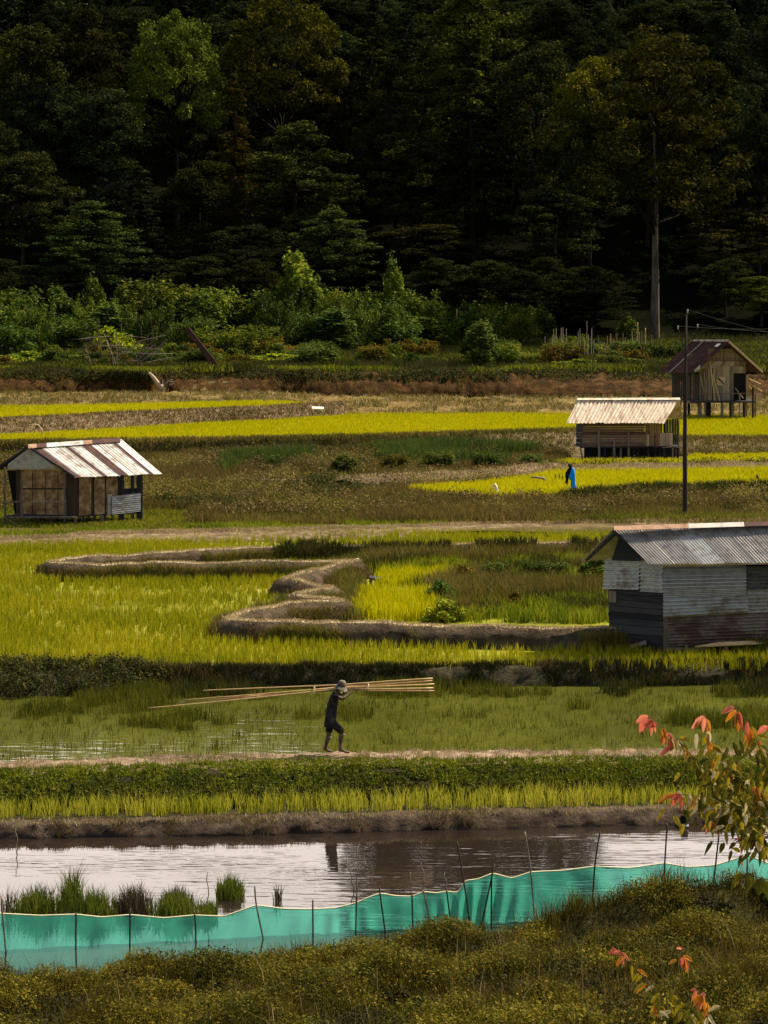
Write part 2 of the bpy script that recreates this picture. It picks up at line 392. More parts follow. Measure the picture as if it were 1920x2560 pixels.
def water(name, col, ior, rough, bump, sc, dist=0.05):
    m, n, b = nodes_of(name)
    t0 = pos_noise(n, 0.22, 3); r = ramp(n, [tuple(c * 0.8 for c in col), tuple(c * 1.2 for c in col)], [0.35, 0.65]); n.links.new(t0.outputs['Fac'], r.inputs[0])
    n.links.new(r.outputs[0], b.inputs['Base Color']); b.inputs['Roughness'].default_value = rough; b.inputs['IOR'].default_value = ior
    b.inputs['Specular IOR Level'].default_value = 0.5 if 'pond' in name else 0.4
    t = pos_noise(n, sc[0], 2, 0.5, (sc[1], sc[2], 1)); bp = n.nodes.new('ShaderNodeBump'); bp.inputs['Distance'].default_value = dist
    # the breeze ruffles some patches and leaves others calm
    p = pos_noise(n, 0.28, 2, 0.5, (0.6, 1.6, 1)); pr = n.nodes.new('ShaderNodeMapRange'); pr.inputs[1].default_value = 0.42; pr.inputs[2].default_value = 0.62; pr.inputs[3].default_value = bump * 0.12; pr.inputs[4].default_value = bump
    n.links.new(p.outputs['Fac'], pr.inputs[0]); n.links.new(pr.outputs[0], bp.inputs['Strength'])
    n.links.new(t.outputs['Fac'], bp.inputs['Height']); n.links.new(bp.outputs[0], b.inputs['Normal'])
    return m
M['pond'] = water('pond_water', (0.018, 0.013, 0.010), 1.42, 0.015, 0.22, (2.2, 0.45, 2.4))
M['swamp'] = water('swamp_water', (0.075, 0.08, 0.013), 1.33, 0.05, 0.10, (2.0, 0.6, 1.5))

# ---- low ground under everything, out to the horizon
prof = [(-400, -2.2), (20, -2.0), (43, -1.2), (56, -0.9), (60, -0.5), (70, -0.2), (72, 0.2), (110, 0.4), (113, 0.7), (158, 1.0), (165, 1.8), (186, 2.2), (193, 2.4), (212, 2.8), (216, 4.4), (262, 6.0)]
xs = np.array([-900, -300, -120, -60, -30, 0, 30, 60, 120, 300, 900.0])
V = [(x, y, z) for y, z in prof for x in xs]
tag(link('ground', mesh_np('ground', V, grid_faces(len(prof), len(xs))), M['ground']), kind='structure')

# ---- foreground hillside running up to the camera
def shore(x): return 42.8 + 0.2 * x - 0.7 * np.clip((0.5 - x) / 5, 0, 1)
def lump(x, y):
    return np.clip(np.sin(x * 2.1 + .9 * np.sin(y * 1.2)) * np.sin(y * 1.75 + .9 * np.sin(x * 1.15)) + .35 * np.sin(x * .8 - y * .9), 0, 1)
def fg_z(x, y):
    t = shore(x) - y
    z = np.where(t > 0, -0.12 + 0.21 * t, -0.12 + 0.6 * t)
    bump = 0
    for bx, by, rx, ry, h in [(4.4, 42.7, 2.1, 0.9, 0.95), (6.9, 43.1, 1.8, 0.9, 0.85), (-7.0, 38.8, 1.3, 0.9, 0.5), (-1.2, 40.6, 2.2, 0.7, 0.25), (1.0, 39.4, 1.6, 1.2, 0.35), (-3.8, 37.5, 1.6, 1.3, 0.3),
                              (5.0, 38.2, 2.0, 1.3, 0.45), (-5.2, 33.5, 1.4, 1.3, 0.3), (0.5, 33.0, 1.8, 1.5, 0.35), (3.6, 33.0, 1.5, 1.2, 0.3)]:
        bump = bump + h * np.exp(-((x - bx) / rx) ** 2 - ((y - by) / ry) ** 2)
    near = np.clip((14 - y) / 14, 0, 2.2)
    return np.maximum(z + bump * np.clip(t / 0.5 + 0.3, 0, 1) + 0.30 * lump(x, y) * np.clip((t - 1.2) / 2.5, 0, 1) + 0.10 * np.sin(1.3 * x - 2.2 * y + np.sin(x * 3)) * np.clip(t / 2, 0, 1) - 0.6 * near ** 1.2, -1.6)
gx = np.linspace(-26, 26, 201); gy = np.concatenate([np.linspace(-60, 26, 60), np.linspace(26.3, 49, 110)])
X, Y = np.meshgrid(gx, gy); Z = fg_z(X, Y)
tag(link('hillside', mesh_np('hillside', np.stack([X, Y, Z], -1), grid_faces(len(gy), len(gx)), smooth=True), M['fg_soil']), kind='structure')

# ---- pond
sheet('pond_water', [(-26, 38, 0), (26, 38, 0), (26, 56.2, 0), (-26, 56.2, 0)], M['pond'])

# ---- mud bank beyond the pond, rice strip, mossy bank with the path on top
cr1 = [(-420, 2066), (0, 2060), (250, 2058), (500, 2051), (960, 2041), (1500, 2026), (1920, 2020), (2340, 2014)]
bt1 = [(-420, 2104), (0, 2098), (500, 2090), (960, 2080), (1500, 2066), (1920, 2058), (2340, 2050)]
mudb, R1 = embank('mud_bank', cr1, 0.28, bt1, 0.0, 0.45, 0.1, M['mud'], rough=0.09, fs=2.2)
sheet('paddy_mud', [P(u, v, .28) + Vector((0, .4, -.16)) for u, v in ((-1600, 2075), (0, 2060), (500, 2051), (960, 2041), (1500, 2026), (1920, 2020), (3400, 2000))] + [Vector((26, 57.8, .12)), Vector((-26, 57.8, .12))], M['moss'])
cr2 = [(-420, 1942), (0, 1938), (400, 1926), (830, 1915), (1100, 1912), (1500, 1910), (1920, 1908), (2340, 1906)]
bt2 = [(-420, 2042), (0, 2035), (500, 2025), (960, 2010), (1500, 2000), (1920, 1992), (2340, 1985)]
path, R2 = embank('path_bank', cr2, 0.75, bt2, 0.12, 1.75, 0.4, M['path'], rough=0.10, fs=1.8)
path.data.materials.append(M['moss'])
fc = path.data.polygons
ncol = R2.shape[1] - 1
for i, p in enumerate(fc):
    if i // ncol < 6: p.material_index = 1
# ---- flooded swamp behind the path
sheet('swamp_water', [(-30, 58.6, 0.45), (30, 58.6, 0.45), (30, 73, 0.45), (-30, 73, 0.45)], M['swamp'])
cr3 = [(-420, 1656), (0, 1660), (180, 1662), (340, 1664), (380, 1674), (960, 1670), (1500, 1664), (1920, 1660), (2340, 1656)]
bt3 = [(-420, 1745), (0, 1742), (300, 1738), (400, 1724), (960, 1720), (1500, 1714), (1920, 1712), (2340, 1710)]
bank3, R3 = embank('dark_bank', cr3, 0.98, bt3, 0.45, 0.5, 0.8, M['dark_bank'], rough=0.16, fs=1.2)

# ---- big paddy (both sides of the winding bund)
sheet('paddy_field', [P(u, v, .98) + Vector((0, .45, -.08)) for u, v in ((-2400, 1650), (0, 1660), (180, 1662), (340, 1664), (380, 1674), (960, 1670), (1500, 1664), (1920, 1660), (4300, 1650))] + [Vector((45, 114, .9)), Vector((-45, 114, .9))], M['paddy'])
zb = 1.60
d_front = [P(u, v, zb) for u, v in [(2300, 1580), (1900, 1576), (1510, 1568), (1200, 1562), (960, 1557), (800, 1553), (690, 1550), (620, 1549), (577, 1541), (600, 1527), (650, 1518), (720, 1508), (800, 1501), (850, 1496), (830, 1489), (770, 1485), (742, 1480), (775, 1473), (826, 1466), (790, 1458), (740, 1450), (716, 1443), (745, 1432), (800, 1420), (856, 1405), (890, 1399)]]
d_arm = [P(u, v, zb) for u, v in [(900, 1399), (800, 1401), (579, 1404), (289, 1406), (170, 1405), (128, 1400), (170, 1394), (240, 1389), (347, 1382), (579, 1370), (694, 1366), (960, 1361), (1480, 1352), (1900, 1346), (2340, 1340)]]
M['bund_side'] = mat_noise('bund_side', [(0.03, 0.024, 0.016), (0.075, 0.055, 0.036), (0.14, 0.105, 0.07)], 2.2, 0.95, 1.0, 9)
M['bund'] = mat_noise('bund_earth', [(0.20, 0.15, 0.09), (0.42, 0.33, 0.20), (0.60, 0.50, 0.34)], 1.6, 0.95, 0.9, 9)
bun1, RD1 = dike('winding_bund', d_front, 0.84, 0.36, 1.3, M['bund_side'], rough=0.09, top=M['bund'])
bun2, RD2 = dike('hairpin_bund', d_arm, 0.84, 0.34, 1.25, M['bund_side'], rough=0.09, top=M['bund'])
# a side mound where the bund widens, and a cross bund
d_mound = [P(u, v, 1.36) for u, v in [(870, 1404), (885, 1425), (880, 1448), (890, 1470), (905, 1500), (895, 1535)]]
if 0: bun3, RD3 = dike('side_mound', d_mound, 0.55, 0.75, 2.6, M['bund_side'], top=M['bund_side'])
d_x = [P(u, v, 1.05) for u, v in [(880, 1474), (960, 1482), (1060, 1478), (1130, 1470)]]
if 0: bun4, RD4 = dike('cross_bund', d_x, 0.25, 0.22, 0.9, M['dark_bank'])

# ---- bank behind the strip paddy, marsh beyond
cr4 = [(-420, 1352), (0, 1347), (160, 1344), (200, 1336), (405, 1332), (700, 1326), (960, 1320), (1250, 1309), (1420, 1308), (1600, 1306), (2340, 1300)]
bt4 = [(-420, 1378), (0, 1373), (160, 1370), (405, 1360), (700, 1354), (960, 1348), (1420, 1336), (2340, 1328)]
bank4, R4 = embank('strip_bank', cr4, 1.2, bt4, 0.9, 0.9, 1.05, M['dry_bank'], rough=0.07, du=10)
ys = np.linspace(111, 162, 18); xs = np.linspace(-60, 60, 25)
tag(link('marsh', mesh_np('marsh', [(x, y, marsh_z(y) + 0.08 * math.sin(x * .7 + y)) for y in ys for x in xs], grid_faces(len(ys), len(xs)), smooth=True), M['marsh']), kind='structure')

def pxpoly(pts, z): return [P(u, v, z) for u, v in pts]
pC = pxpoly([(1020, 1226), (1100, 1238), (1240, 1246), (1420, 1242), (1510, 1236), (1660, 1222), (1920, 1218), (2400, 1214), (2400, 1172), (1920, 1174), (1410, 1180), (1330, 1196), (1200, 1214)], 1.55)
sheet('lower_rice_paddy', pC, M['paddy_far'])
pB = pxpoly([(1372, 1164), (1920, 1158), (2400, 1156), (2400, 1136), (1920, 1141), (1730, 1143), (1715, 1155), (1440, 1156), (1400, 1156)], 1.68)
sheet('upper_rice_paddy', pB, M['paddy_far'])
dB = [P(u, v, 1.95) for u, v in [(860, 1196), (1000, 1189), (1150, 1182), (1260, 1174), (1340, 1167), (1385, 1163), (1420, 1166), (1600, 1163), (1920, 1159), (2340, 1154)]]
bun5, RD5 = dike('field_bund', dB, 0.55, 0.45, 2.2, M['dry_bank'], step=0.6, rough=0.12)
dC = [P(u, v, 1.75) for u, v in [(1420, 1240), (1510, 1234), (1580, 1227), (1660, 1221), (1750, 1224), (1920, 1217), (2340, 1212)]]
bun6, RD6 = dike('marsh_bund', dC, 0.45, 0.4, 1.8, M['dark_bank'], step=0.5, rough=0.12)
dM = [P(u, v, 1.65) for u, v in [(640, 1198), (760, 1196), (860, 1198), (980, 1192)]]
bun7, RD7 = dike('marsh_ridge', dM, 0.4, 0.3, 1.6, M['dry_bank'], step=0.5, rough=0.1)

# ---- the bright upper paddy, its front bank and what rises behind it
cr5 = [(-420, 1116), (0, 1108), (350, 1103), (700, 1098), (960, 1091), (1200, 1084), (1450, 1077), (1700, 1096), (1920, 1098), (2340, 1100)]
bt5 = [(-420, 1150), (0, 1142), (350, 1135), (700, 1130), (960, 1124), (1200, 1122), (1450, 1124), (1700, 1140), (1920, 1142), (2340, 1144)]
bank5, R5 = embank('paddy_bank', cr5, 2.55, bt5, 1.55, 0.7, 2.3, M['dry_bank'], rough=0.13, du=10)
aback = [(-420, 1102), (0, 1094), (290, 1079), (500, 1064), (700, 1055), (800, 1047), (960, 1044), (1280, 1042), (1450, 1046), (1730, 1051), (1920, 1050), (2340, 1050)]
pA = pxpoly([(-420, 1113), (0, 1106), (350, 1101), (700, 1096), (960, 1089), (1200, 1082), (1450, 1075), (1700, 1094), (2340, 1098), (2340, 1044), (1920, 1044), (1280, 1038), (960, 1040), (800, 1041), (700, 1049), (500, 1058), (290, 1073), (0, 1088), (-420, 1096)], 2.5)
sheet('bright_paddy', pA, M['paddy_far'])
cr6 = [(-420, 1054), (0, 1048), (150, 1042), (300, 1033), (650, 1019), (790, 1011), (860, 1006)]
cr6z = [(u, v, 3.62) for u, v in cr6]
us = None
def embank_range(name, crest, bot, wid, zback, mat, u0, u1, **k):
    global np
    keep = np.arange
    o, r = embank(name, crest, 0, bot, 0, wid, zback, mat, **k)
    return o, r
# slope of dry turned earth up to the foot of the cut bank
bot7 = [(-420, 1030, 3.45), (0, 1024, 3.45), (300, 1019, 3.45), (500, 1013, 3.45), (690, 1012, 3.4), (760, 1030, 2.9), (820, 1046, 2.5), (960, 1044, 2.5), (1280, 1042, 2.5), (1450, 1046, 2.5), (1730, 1052, 2.5), (1920, 1050, 2.5), (2340, 1050, 2.5)]
cr7 = [(-420, 982, 3.55), (0, 980, 3.55), (400, 977, 3.55), (700, 979, 3.5), (820, 985, 3.35), (1300, 988, 3.3), (1600, 990, 3.3), (2340, 990, 3.3)]
slope7, R7 = embank('dry_slope', cr7, 3.3, bot7, 2.5, 6, 3.0, M['tan'], rough=0.26, du=7, fs=1.5, linear=True)
# low terrace on the left: its small paddy and the brown bank in front
A2 = pxpoly([(-420, 1052), (0, 1046), (150, 1041), (300, 1031), (650, 1018), (760, 1012), (690, 1007), (500, 1010), (300, 1016), (0, 1021), (-420, 1026)], 3.5)
sheet('small_paddy', A2, M['paddy_far'])
usb = np.arange(-420, 861, 10)
def strip_bank():
    cv, _ = interp_line(cr6, usb, 0); bv, _ = interp_line(aback, usb, 0)
    C = [P(u, v, 3.62) for u, v in zip(usb, cv)]; B = [P(u, v, 2.5) for u, v in zip(usb, bv)]
    rows = [[Vector((b.x, b.y - .1, b.z - .3)) for b in B]]
    for t in (0, .2, .4, .6, .8, 1.0):
        rows.append([Vector((b.x + (c.x - b.x) * t, b.y + max(c.y - b.y, 0.4) * t, b.z + (c.z - b.z) * (t ** 0.85))) for b, c in zip(B, C)])
    for k in (0.5, 1.0): rows.append([Vector((c.x, max(c.y, b.y + .4) + 0.9 * k, c.z)) for b, c in zip(B, C)])
    rows.append([Vector((c.x, max(c.y, b.y + .4) + 1.3, 3.2)) for b, c in zip(B, C)])
    V = []
    for r in rows:
        for i, p in enumerate(r):
            V.append(p + Vector((0, -0.10 * noise3(p, 2.1), 0.09 * noise3(p + Vector((3, 3, 3)), 2.3))))
    me = mesh_np('brown_bank', [tuple(p) for p in V], grid_faces(len(rows), len(usb)), smooth=True)
    tag(link('brown_bank', me, M['dry_bank']), kind='structure')
    return np.array([tuple(p) for p in V]).reshape(len(rows), len(usb), 3)
R6 = strip_bank()
# cut earth bank and the garden terrace on top
cr8 = [(-420, 929), (0, 931), (200, 931), (380, 934), (470, 927), (600, 925), (740, 931), (960, 929), (1180, 932), (1400, 928), (1700, 926), (2340, 925)]
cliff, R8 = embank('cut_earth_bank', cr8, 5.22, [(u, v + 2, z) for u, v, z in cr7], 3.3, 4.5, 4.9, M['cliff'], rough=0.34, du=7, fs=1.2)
def hill_z(x, y):
    t = np.clip((y - 262) / 138, 0, None)
    base = np.where(y < 262, 5.15 + (y - 217) * 0.041, 7.0 + 46 * np.minimum(t, 1) ** 1.05 - np.clip(y - 400, 0, None) * 0.08)
    knoll = 24 * np.exp(-((x - 15) / 24) ** 4) * np.exp(-((y - 402) / 40) ** 2)
    return base + knoll + (np.sin(x * .05 + 1) * np.sin(y * .043) * 2.5 + np.sin(x * .13) * 0.7) * np.clip((y - 262) / 60, 0, 1)
hx = np.linspace(-300, 300, 101); hy = np.concatenate([np.linspace(219, 262, 12), np.linspace(268, 520, 43)])
X, Y = np.meshgrid(hx, hy); Z = hill_z(X, Y)
hl = link('hill', mesh_np('hill', np.stack([X, Y, Z], -1), grid_faces(len(hy), len(hx)), smooth=True), [M['garden'], M['hill']]); tag(hl, kind='structure')
nc = len(hx) - 1
for i, p in enumerate(hl.data.polygons): p.material_index = 1 if i // nc >= 10 else 0

# ================================================================ GRASSES (nobody could count them)
ricecols = [(0.08, 0.10, 0.006), (0.20, 0.205, 0.006), (0.31, 0.29, 0.008), (0.44, 0.38, 0.02)]
M['rice'] = mat_leaf('rice_leaf', ricecols, 0.42, 0.18)
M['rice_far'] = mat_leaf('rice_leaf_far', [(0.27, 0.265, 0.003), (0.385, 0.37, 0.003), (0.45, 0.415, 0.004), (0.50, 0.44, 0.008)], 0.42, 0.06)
M['rice_near'] = mat_leaf('rice_leaf_near', [(0.12, 0.15, 0.012), (0.30, 0.30, 0.02), (0.46, 0.42, 0.04), (0.52, 0.44, 0.08)], 0.4, 0.7)
M['moss_leaf'] = mat_leaf('moss_leaf', [(0.02, 0.032, 0.005), (0.07, 0.09, 0.008), (0.17, 0.19, 0.010), (0.27, 0.27, 0.02)], 0.3, 0.9)
M['swamp_leaf'] = mat_leaf('swamp_leaf', [(0.025, 0.036, 0.005), (0.06, 0.07, 0.008), (0.125, 0.125, 0.012), (0.20, 0.175, 0.018)], 0.3, 0.35)
M['scrub_leaf'] = mat_leaf('scrub_leaf', [(0.045, 0.055, 0.010), (0.115, 0.10, 0.020), (0.20, 0.155, 0.033), (0.32, 0.25, 0.075)], 0.25, 0.12)
M['green_leaf'] = mat_leaf('fresh_leaf', [(0.04, 0.065, 0.006), (0.11, 0.15, 0.009), (0.23, 0.25, 0.012), (0.34, 0.32, 0.02)], 0.35, 0.4)
M['bend_leaf'] = mat_leaf('bend_leaf', [(0.05, 0.06, 0.010), (0.10, 0.105, 0.016), (0.18, 0.15, 0.03), (0.28, 0.21, 0.06)], 0.25, 0.5)
M['straw'] = mat_leaf('straw', [(0.18, 0.13, 0.065), (0.32, 0.24, 0.12), (0.46, 0.36, 0.19), (0.56, 0.46, 0.27)], 0.2, 0.6)
M['brown_leaf'] = mat_leaf('brown_weed', [(0.05, 0.035, 0.012), (0.10, 0.07, 0.022), (0.18, 0.12, 0.035), (0.12, 0.115, 0.02)], 0.25, 0.5)
M['fg_leaf'] = mat_leaf('bank_grass', [(0.010, 0.012, 0.003), (0.04, 0.036, 0.006), (0.11, 0.085, 0.011), (0.25, 0.175, 0.028)], 0.3, 0.5)
M['fg_weed'] = mat_leaf('bank_weed', [(0.016, 0.020, 0.004), (0.055, 0.054, 0.006), (0.15, 0.125, 0.010), (0.32, 0.245, 0.022)], 0.3, 0.45)
M['green_weed'] = mat_leaf('green_weed', [(0.02, 0.03, 0.005), (0.06, 0.07, 0.008), (0.14, 0.135, 0.012), (0.24, 0.20, 0.02)], 0.3, 0.5)
M['bank_dark_leaf'] = mat_leaf('bank_dark_weed', [(0.008, 0.010, 0.004), (0.018, 0.02, 0.006), (0.04, 0.036, 0.012), (0.075, 0.06, 0.022)], 0.1, 0.5)
M['dark_leaf'] = mat_leaf('dark_weed', [(0.012, 0.018, 0.005), (0.03, 0.036, 0.008), (0.06, 0.06, 0.012), (0.10, 0.085, 0.02)], 0.25, 0.5)

# rice strip by the pond
pts = scatter([(-11, 53.85), (11, 55.95), (11, 57.5), (-11, 55.5)], 46, 0.12)
grass('rice_grass', [blades(pts, 7, 0.34, 0.4, 0.015, 0.35, 0.045)], M['rice_near'])
# mossy plants on the path bank
rr = R2[1:7].reshape(-1, 3)
def on_rows(R, r0, r1, n, clip=True):
    a = rng.uniform(r0, r1, n); c = rng.uniform(0, R.shape[1] - 1.001, n); i = a.astype(int); j = c.astype(int); fa = (a - i)[:, None]; fb = (c - j)[:, None]
    i2 = np.minimum(i + 1, R.shape[0] - 1)
    p = (R[i, j] * (1 - fa) + R[i2, j] * fa) * (1 - fb) + (R[i, j + 1] * (1 - fa) + R[i2, j + 1] * fa) * fb
    if clip: p = p[np.abs(p[:, 0]) < 0.18 * p[:, 1] + 1.5]
    return p
p = np.concatenate([on_rows(R2, 3.2, 7.4, 13000), on_rows(R2, 1.2, 4, 3500)]); kk = vnoise(p, 1.1) > -0.62; p = p[kk]
Vl, Ql = leaf_cloud(p, np.full((len(p), 3), 0.06), 5, 0.075, shell=0.2, up=0.6)
tag(link('moss_cover', mesh_np('moss_cover', Vl, Ql), M['moss_leaf']), kind='stuff')
p_ = on_rows(R2, 1.1, 4.6, 9000)
Vl, Ql = leaf_cloud(p_, np.full((len(p_), 3), 0.07), 5, 0.085, shell=0.2, up=0.2)
tag(link('moss_shadow_cover', mesh_np('moss_shadow_cover', Vl, Ql), M['dark_leaf']), kind='stuff')  # dark leaves painting the shadow on the bank's lower half
grass('bank_grass', [blades(p[::3], 3, 0.13, 0.5, 0.012, 0.6)], M['moss_leaf'])
p = on_rows(R2, 7.2, 9, 4500); kk = ((vnoise(p, 0.9) > 0.05) | (p[:, 1] > 58.75)) & (np.abs(p[:, 0] + 1.2) > .55); p = p[kk]
grass('path_grass', [blades(p, 3, 0.07, 0.6, 0.012, 0.8)], M['straw'])
p = on_rows(R1, 1.5, 8, 3500); kk = vnoise(p, 1.3) > 0.12
grass('mud_bank_grass', [blades(p[kk], 3, 0.09, 0.6, 0.010, 0.9)], M['brown_leaf'])
p = on_rows(R1, 5.5, 8.5, 3500)
grass('rim_grass', [blades(p, 2, 0.05, 0.6, 0.012, 0.9)], M['straw'])
# swamp: clumped water grass
pts = scatter([(-12, 59.2), (12, 59.2), (14, 71.5), (-14, 71.5)], 55, 0.45)
n1 = vnoise(pts, 0.35) + 0.5 * vnoise(pts, 1.1, 5); far = np.clip((pts[:, 1] - 60) / 11, 0, 1)
k = (n1 > 0.55 - 0.42 * far) & (pts[:, 1] < 69.8)
grass('swamp_grass', [blades(pts[k], 5, 0.24, 0.5, 0.016, 0.35, 0.06, np.clip(0.6 + n1[k] + 0.5 * far[k], 0.4, 1.6))], M['swamp_leaf'])
pts2 = scatter([(-12, 59.0), (12, 59.0), (14, 70), (-14, 70)], 11, 0.45)
grass('swamp_shoots', [blades(pts2, 4, 0.17, 0.5, 0.012, 0.4, 0.08)], M['swamp_leaf'])
pts3 = scatter([(-12, 68.6), (12, 68.6), (14, 71.6), (-14, 71.6)], 16, 0.45); pts3 = pts3[vnoise(pts3, 0.5, 3) > 0.22]
grass('swamp_reeds', [blades(pts3, 12, 0.36, 0.45, 0.022, 0.3, 0.12)], M['dark_leaf'])
p = on_rows(R3, 1, 6.6, 7000); kk = vnoise(p, 0.8) > -0.3
grass('dark_bank_grass', [blades(p[kk], 4, 0.16, 0.6, 0.016, 1.0)], M['bank_dark_leaf'])
p = on_rows(R3, 6.3, 9, 4000)
grass('dark_bank_rim', [blades(p, 3, 0.13, 0.6, 0.016, 1.0)], M['dark_leaf'])
p = on_rows(R3, 2, 8, 5000); kk = vnoise(p, 0.7, 4) > 0.25
grass('dark_bank_straw', [blades(p[kk], 3, 0.2, 0.6, 0.014, 1.0)], M['brown_leaf'])
p = on_rows(R3, 1, 7, 900); p = p[(p[:, 0] < -6.6)]; p[:, 1] -= 0.3
Vl, Ql = leaf_cloud(p + np.array([0, 0, 0.1]), np.full((len(p), 3), 0.30), 80, 0.085)
tag(link('bank_undergrowth', mesh_np('bank_undergrowth', Vl, Ql), M['dark_leaf']), kind='stuff')
# big paddy: planted in loose rows, thinner out in the middle
inner = [(p.x, p.y) for p in d_front[2:]] + [(p.x, p.y) for p in d_arm[12:]] + [(30, 90)]
pts = scatter([(-20, 71.2), (20, 71.2), (24, 112), (-24, 112)], 30, 0.9)
k = ~in_poly(pts[:, 0], pts[:, 1], inner); pE = pts[k]
def clear_of(pts, Rs, dmin):
    keep = np.ones(len(pts), bool)
    for R in Rs:
        c = R[:, R.shape[1] // 2, :2]
        for q in c[::2]: keep &= ((pts[:, 0] - q[0]) ** 2 + (pts[:, 1] - q[1]) ** 2) > dmin * dmin
    return keep
pE = pE[clear_of(pE, [RD1, RD2], 0.95)]
thin = vnoise(pE * np.array([0.35, 1, 1]), 0.35)
kk = (rng.uniform(-0.2, 1.0, len(pE)) > thin * 1.4); pE = pE[kk]
pE[:, :2] = np.where(rng.uniform(0, 1, (len(pE), 1)) < 0.6, np.round(pE[:, :2] / 0.28) * 0.28, pE[:, :2]) + rng.normal(0, 0.02, (len(pE), 2))
grass('paddy_rice', [blades(pE, 6, 0.33, 0.35, 0.020, 0.3, 0.05)], M['rice'])
# rice and weeds inside the bend
in0 = pxpoly([(640, 1548), (905, 1552), (905, 1402), (790, 1428), (725, 1446), (810, 1470), (745, 1484), (850, 1498), (640, 1524)], 0.95)
pts = scatter(in0, 46, 0.95); nn = vnoise(pts, .5)
grass('bend_grass', [blades(pts[nn > -.3], 6, 0.42, 0.5, 0.022, 0.7, 0.1)], M['bend_leaf'])
grass('bend_straw', [blades(pts[nn < .15], 4, 0.16, 0.5, 0.02, 0.9, 0.1)], M['brown_leaf'])
in1 = pxpoly([(870, 1548), (900, 1490), (1090, 1492), (1095, 1552)], 0.95)
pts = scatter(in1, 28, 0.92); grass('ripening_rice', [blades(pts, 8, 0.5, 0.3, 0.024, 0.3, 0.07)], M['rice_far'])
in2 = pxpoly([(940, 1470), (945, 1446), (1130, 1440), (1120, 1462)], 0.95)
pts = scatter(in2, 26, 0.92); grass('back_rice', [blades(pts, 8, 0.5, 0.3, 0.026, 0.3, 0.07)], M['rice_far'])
in3 = pxpoly([(1095, 1552), (1090, 1480), (930, 1440), (910, 1402), (1560, 1392), (2500, 1390), (2500, 1566), (1700, 1560)], 0.95)
pts = scatter(in3, 34, 0.92); n1 = vnoise(pts, 0.25, 2)
def edge2(pts): return in_poly(pts[:, 0], pts[:, 1], [(p[0], p[1]) for p in in2])
pts = pts[~edge2(pts)]; n1 = vnoise(pts, 0.22, 2); n2 = vnoise(pts, 0.5, 9)
gk = (n1 < -0.02) | (pts[:, 1] < 83)
grass('weed_grass', [blades(pts[gk & (n2 > -0.3)], 6, 0.36, 0.6, 0.03, 0.5, 0.12)], M['green_leaf'])
grass('brown_weeds', [blades(pts[~gk], 7, 0.62, 0.4, 0.026, 0.4, 0.12)], M['scrub_leaf'])
grass('dark_weeds', [blades(pts[(n2 > 0.12)], 6, 0.5, 0.4, 0.03, 0.5, 0.12)], M['dark_leaf'])
# grass on the bunds
for R, nm, cnt in ((RD1, 'bund_grass', 16000), (RD2, 'hairpin_grass', 16000)):
    p = on_rows(R.transpose(1, 0, 2), 3.7, 6.3, cnt)
    a = blades(p, 1, 0.045, 0.6, 0.02, 1.3)
    grass(nm, [a], M['straw'])
    p = np.concatenate([on_rows(R.transpose(1, 0, 2), 0.8, 3.1, cnt), on_rows(R.transpose(1, 0, 2), 6.9, 9.2, cnt)])
    grass(nm + '_dark', [blades(p[vnoise(p, .6, 1) > -.1], 2, 0.08, 0.7, 0.014, 1.0)], M['brown_leaf'])
    p3 = p[vnoise(p, .35, 8) > .12]; grass(nm + '_tufts', [blades(p3, 4, .16, .7, .018, .9, .05)], M['bend_leaf'])
    p2 = p[vnoise(p, 0.55, 3) > 0.16]
    if len(p2): grass(nm + '_green', [blades(p2, 2, 0.10, 0.6, 0.016, 1.0)], M['scrub_leaf'])
p = on_rows(RD2.transpose(1, 0, 2), 5.8, 9.2, 9000); p = p[(p[:, 0] > -4.5) & (p[:, 1] > 98) & (vnoise(p, .5) > -.2)]
grass('bund_weeds', [blades(p, 4, 0.26, 0.6, 0.03, 0.7)], M['dark_leaf'])
# strip bank edge, marsh
p = on_rows(R4, 5.5, 9, 7000)
grass('strip_bank_grass', [blades(p, 3, 0.1, 0.6, 0.02, 1.0)], M['straw'])
p = on_rows(R4, 8, 9.0, 5000); p[:, 1] += rng.uniform(0, 2.6, len(p)); p[:, 2] = marsh_z(p[:, 1]) - 0.02
vp = scatter([(-21, 112.4), (-8.5, 112.4), (-8.5, 122), (-22, 122)], 26, zf=lambda x, y: marsh_z(y) - .02); grass('hut_grass', [blades(vp, 6, .15, .6, .03, .7, .12)], M['green_leaf']); grass('hut_weeds', [blades(vp[::2], 5, .16, .6, .03, .7, .12)], M['scrub_leaf'])
nn = vnoise(p, 0.25); grass('verge_grass', [blades(p[nn > -0.25], 6, 0.22, 0.6, 0.03, 0.7, 0.12)], M['green_leaf'])
mz_ = lambda x, y: marsh_z(y) - 0.03
pts = scatter([(-30, 114.5), (30, 114.5), (34, 160), (-34, 160)], 26, zf=mz_)
polys = [pC, pB, pxpoly([(1410, 1174), (1740, 1174), (1740, 1136), (1410, 1136)], 1.45), [Vector((-40, 112, 0)), Vector((-9.3, 112, 0)), Vector((-9.3, 121, 0)), Vector((-40, 121, 0))]]
for q in polys: pts = pts[~in_poly(pts[:, 0], pts[:, 1], [(p.x, p.y) for p in q])]
n1 = vnoise(pts, 0.11); 
grass('marsh_scrub', [blades(pts, 6, 0.36, 0.6, 0.034, 0.5, 0.2, 1 + 0.6 * n1)], M['scrub_leaf'])
k = (n1 > 0.05); grass('marsh_weeds', [blades(pts[k], 4, 0.55, 0.5, 0.04, 0.5, 0.2)], M['brown_leaf'])
cp_ = scatter([(-22, 117), (24, 117), (26, 160), (-26, 160)], 1.7, zf=mz_)
for q in polys: cp_ = cp_[~in_poly(cp_[:, 0], cp_[:, 1], [(p.x, p.y) for p in q])]
nb = vnoise(cp_, 0.09, 4)
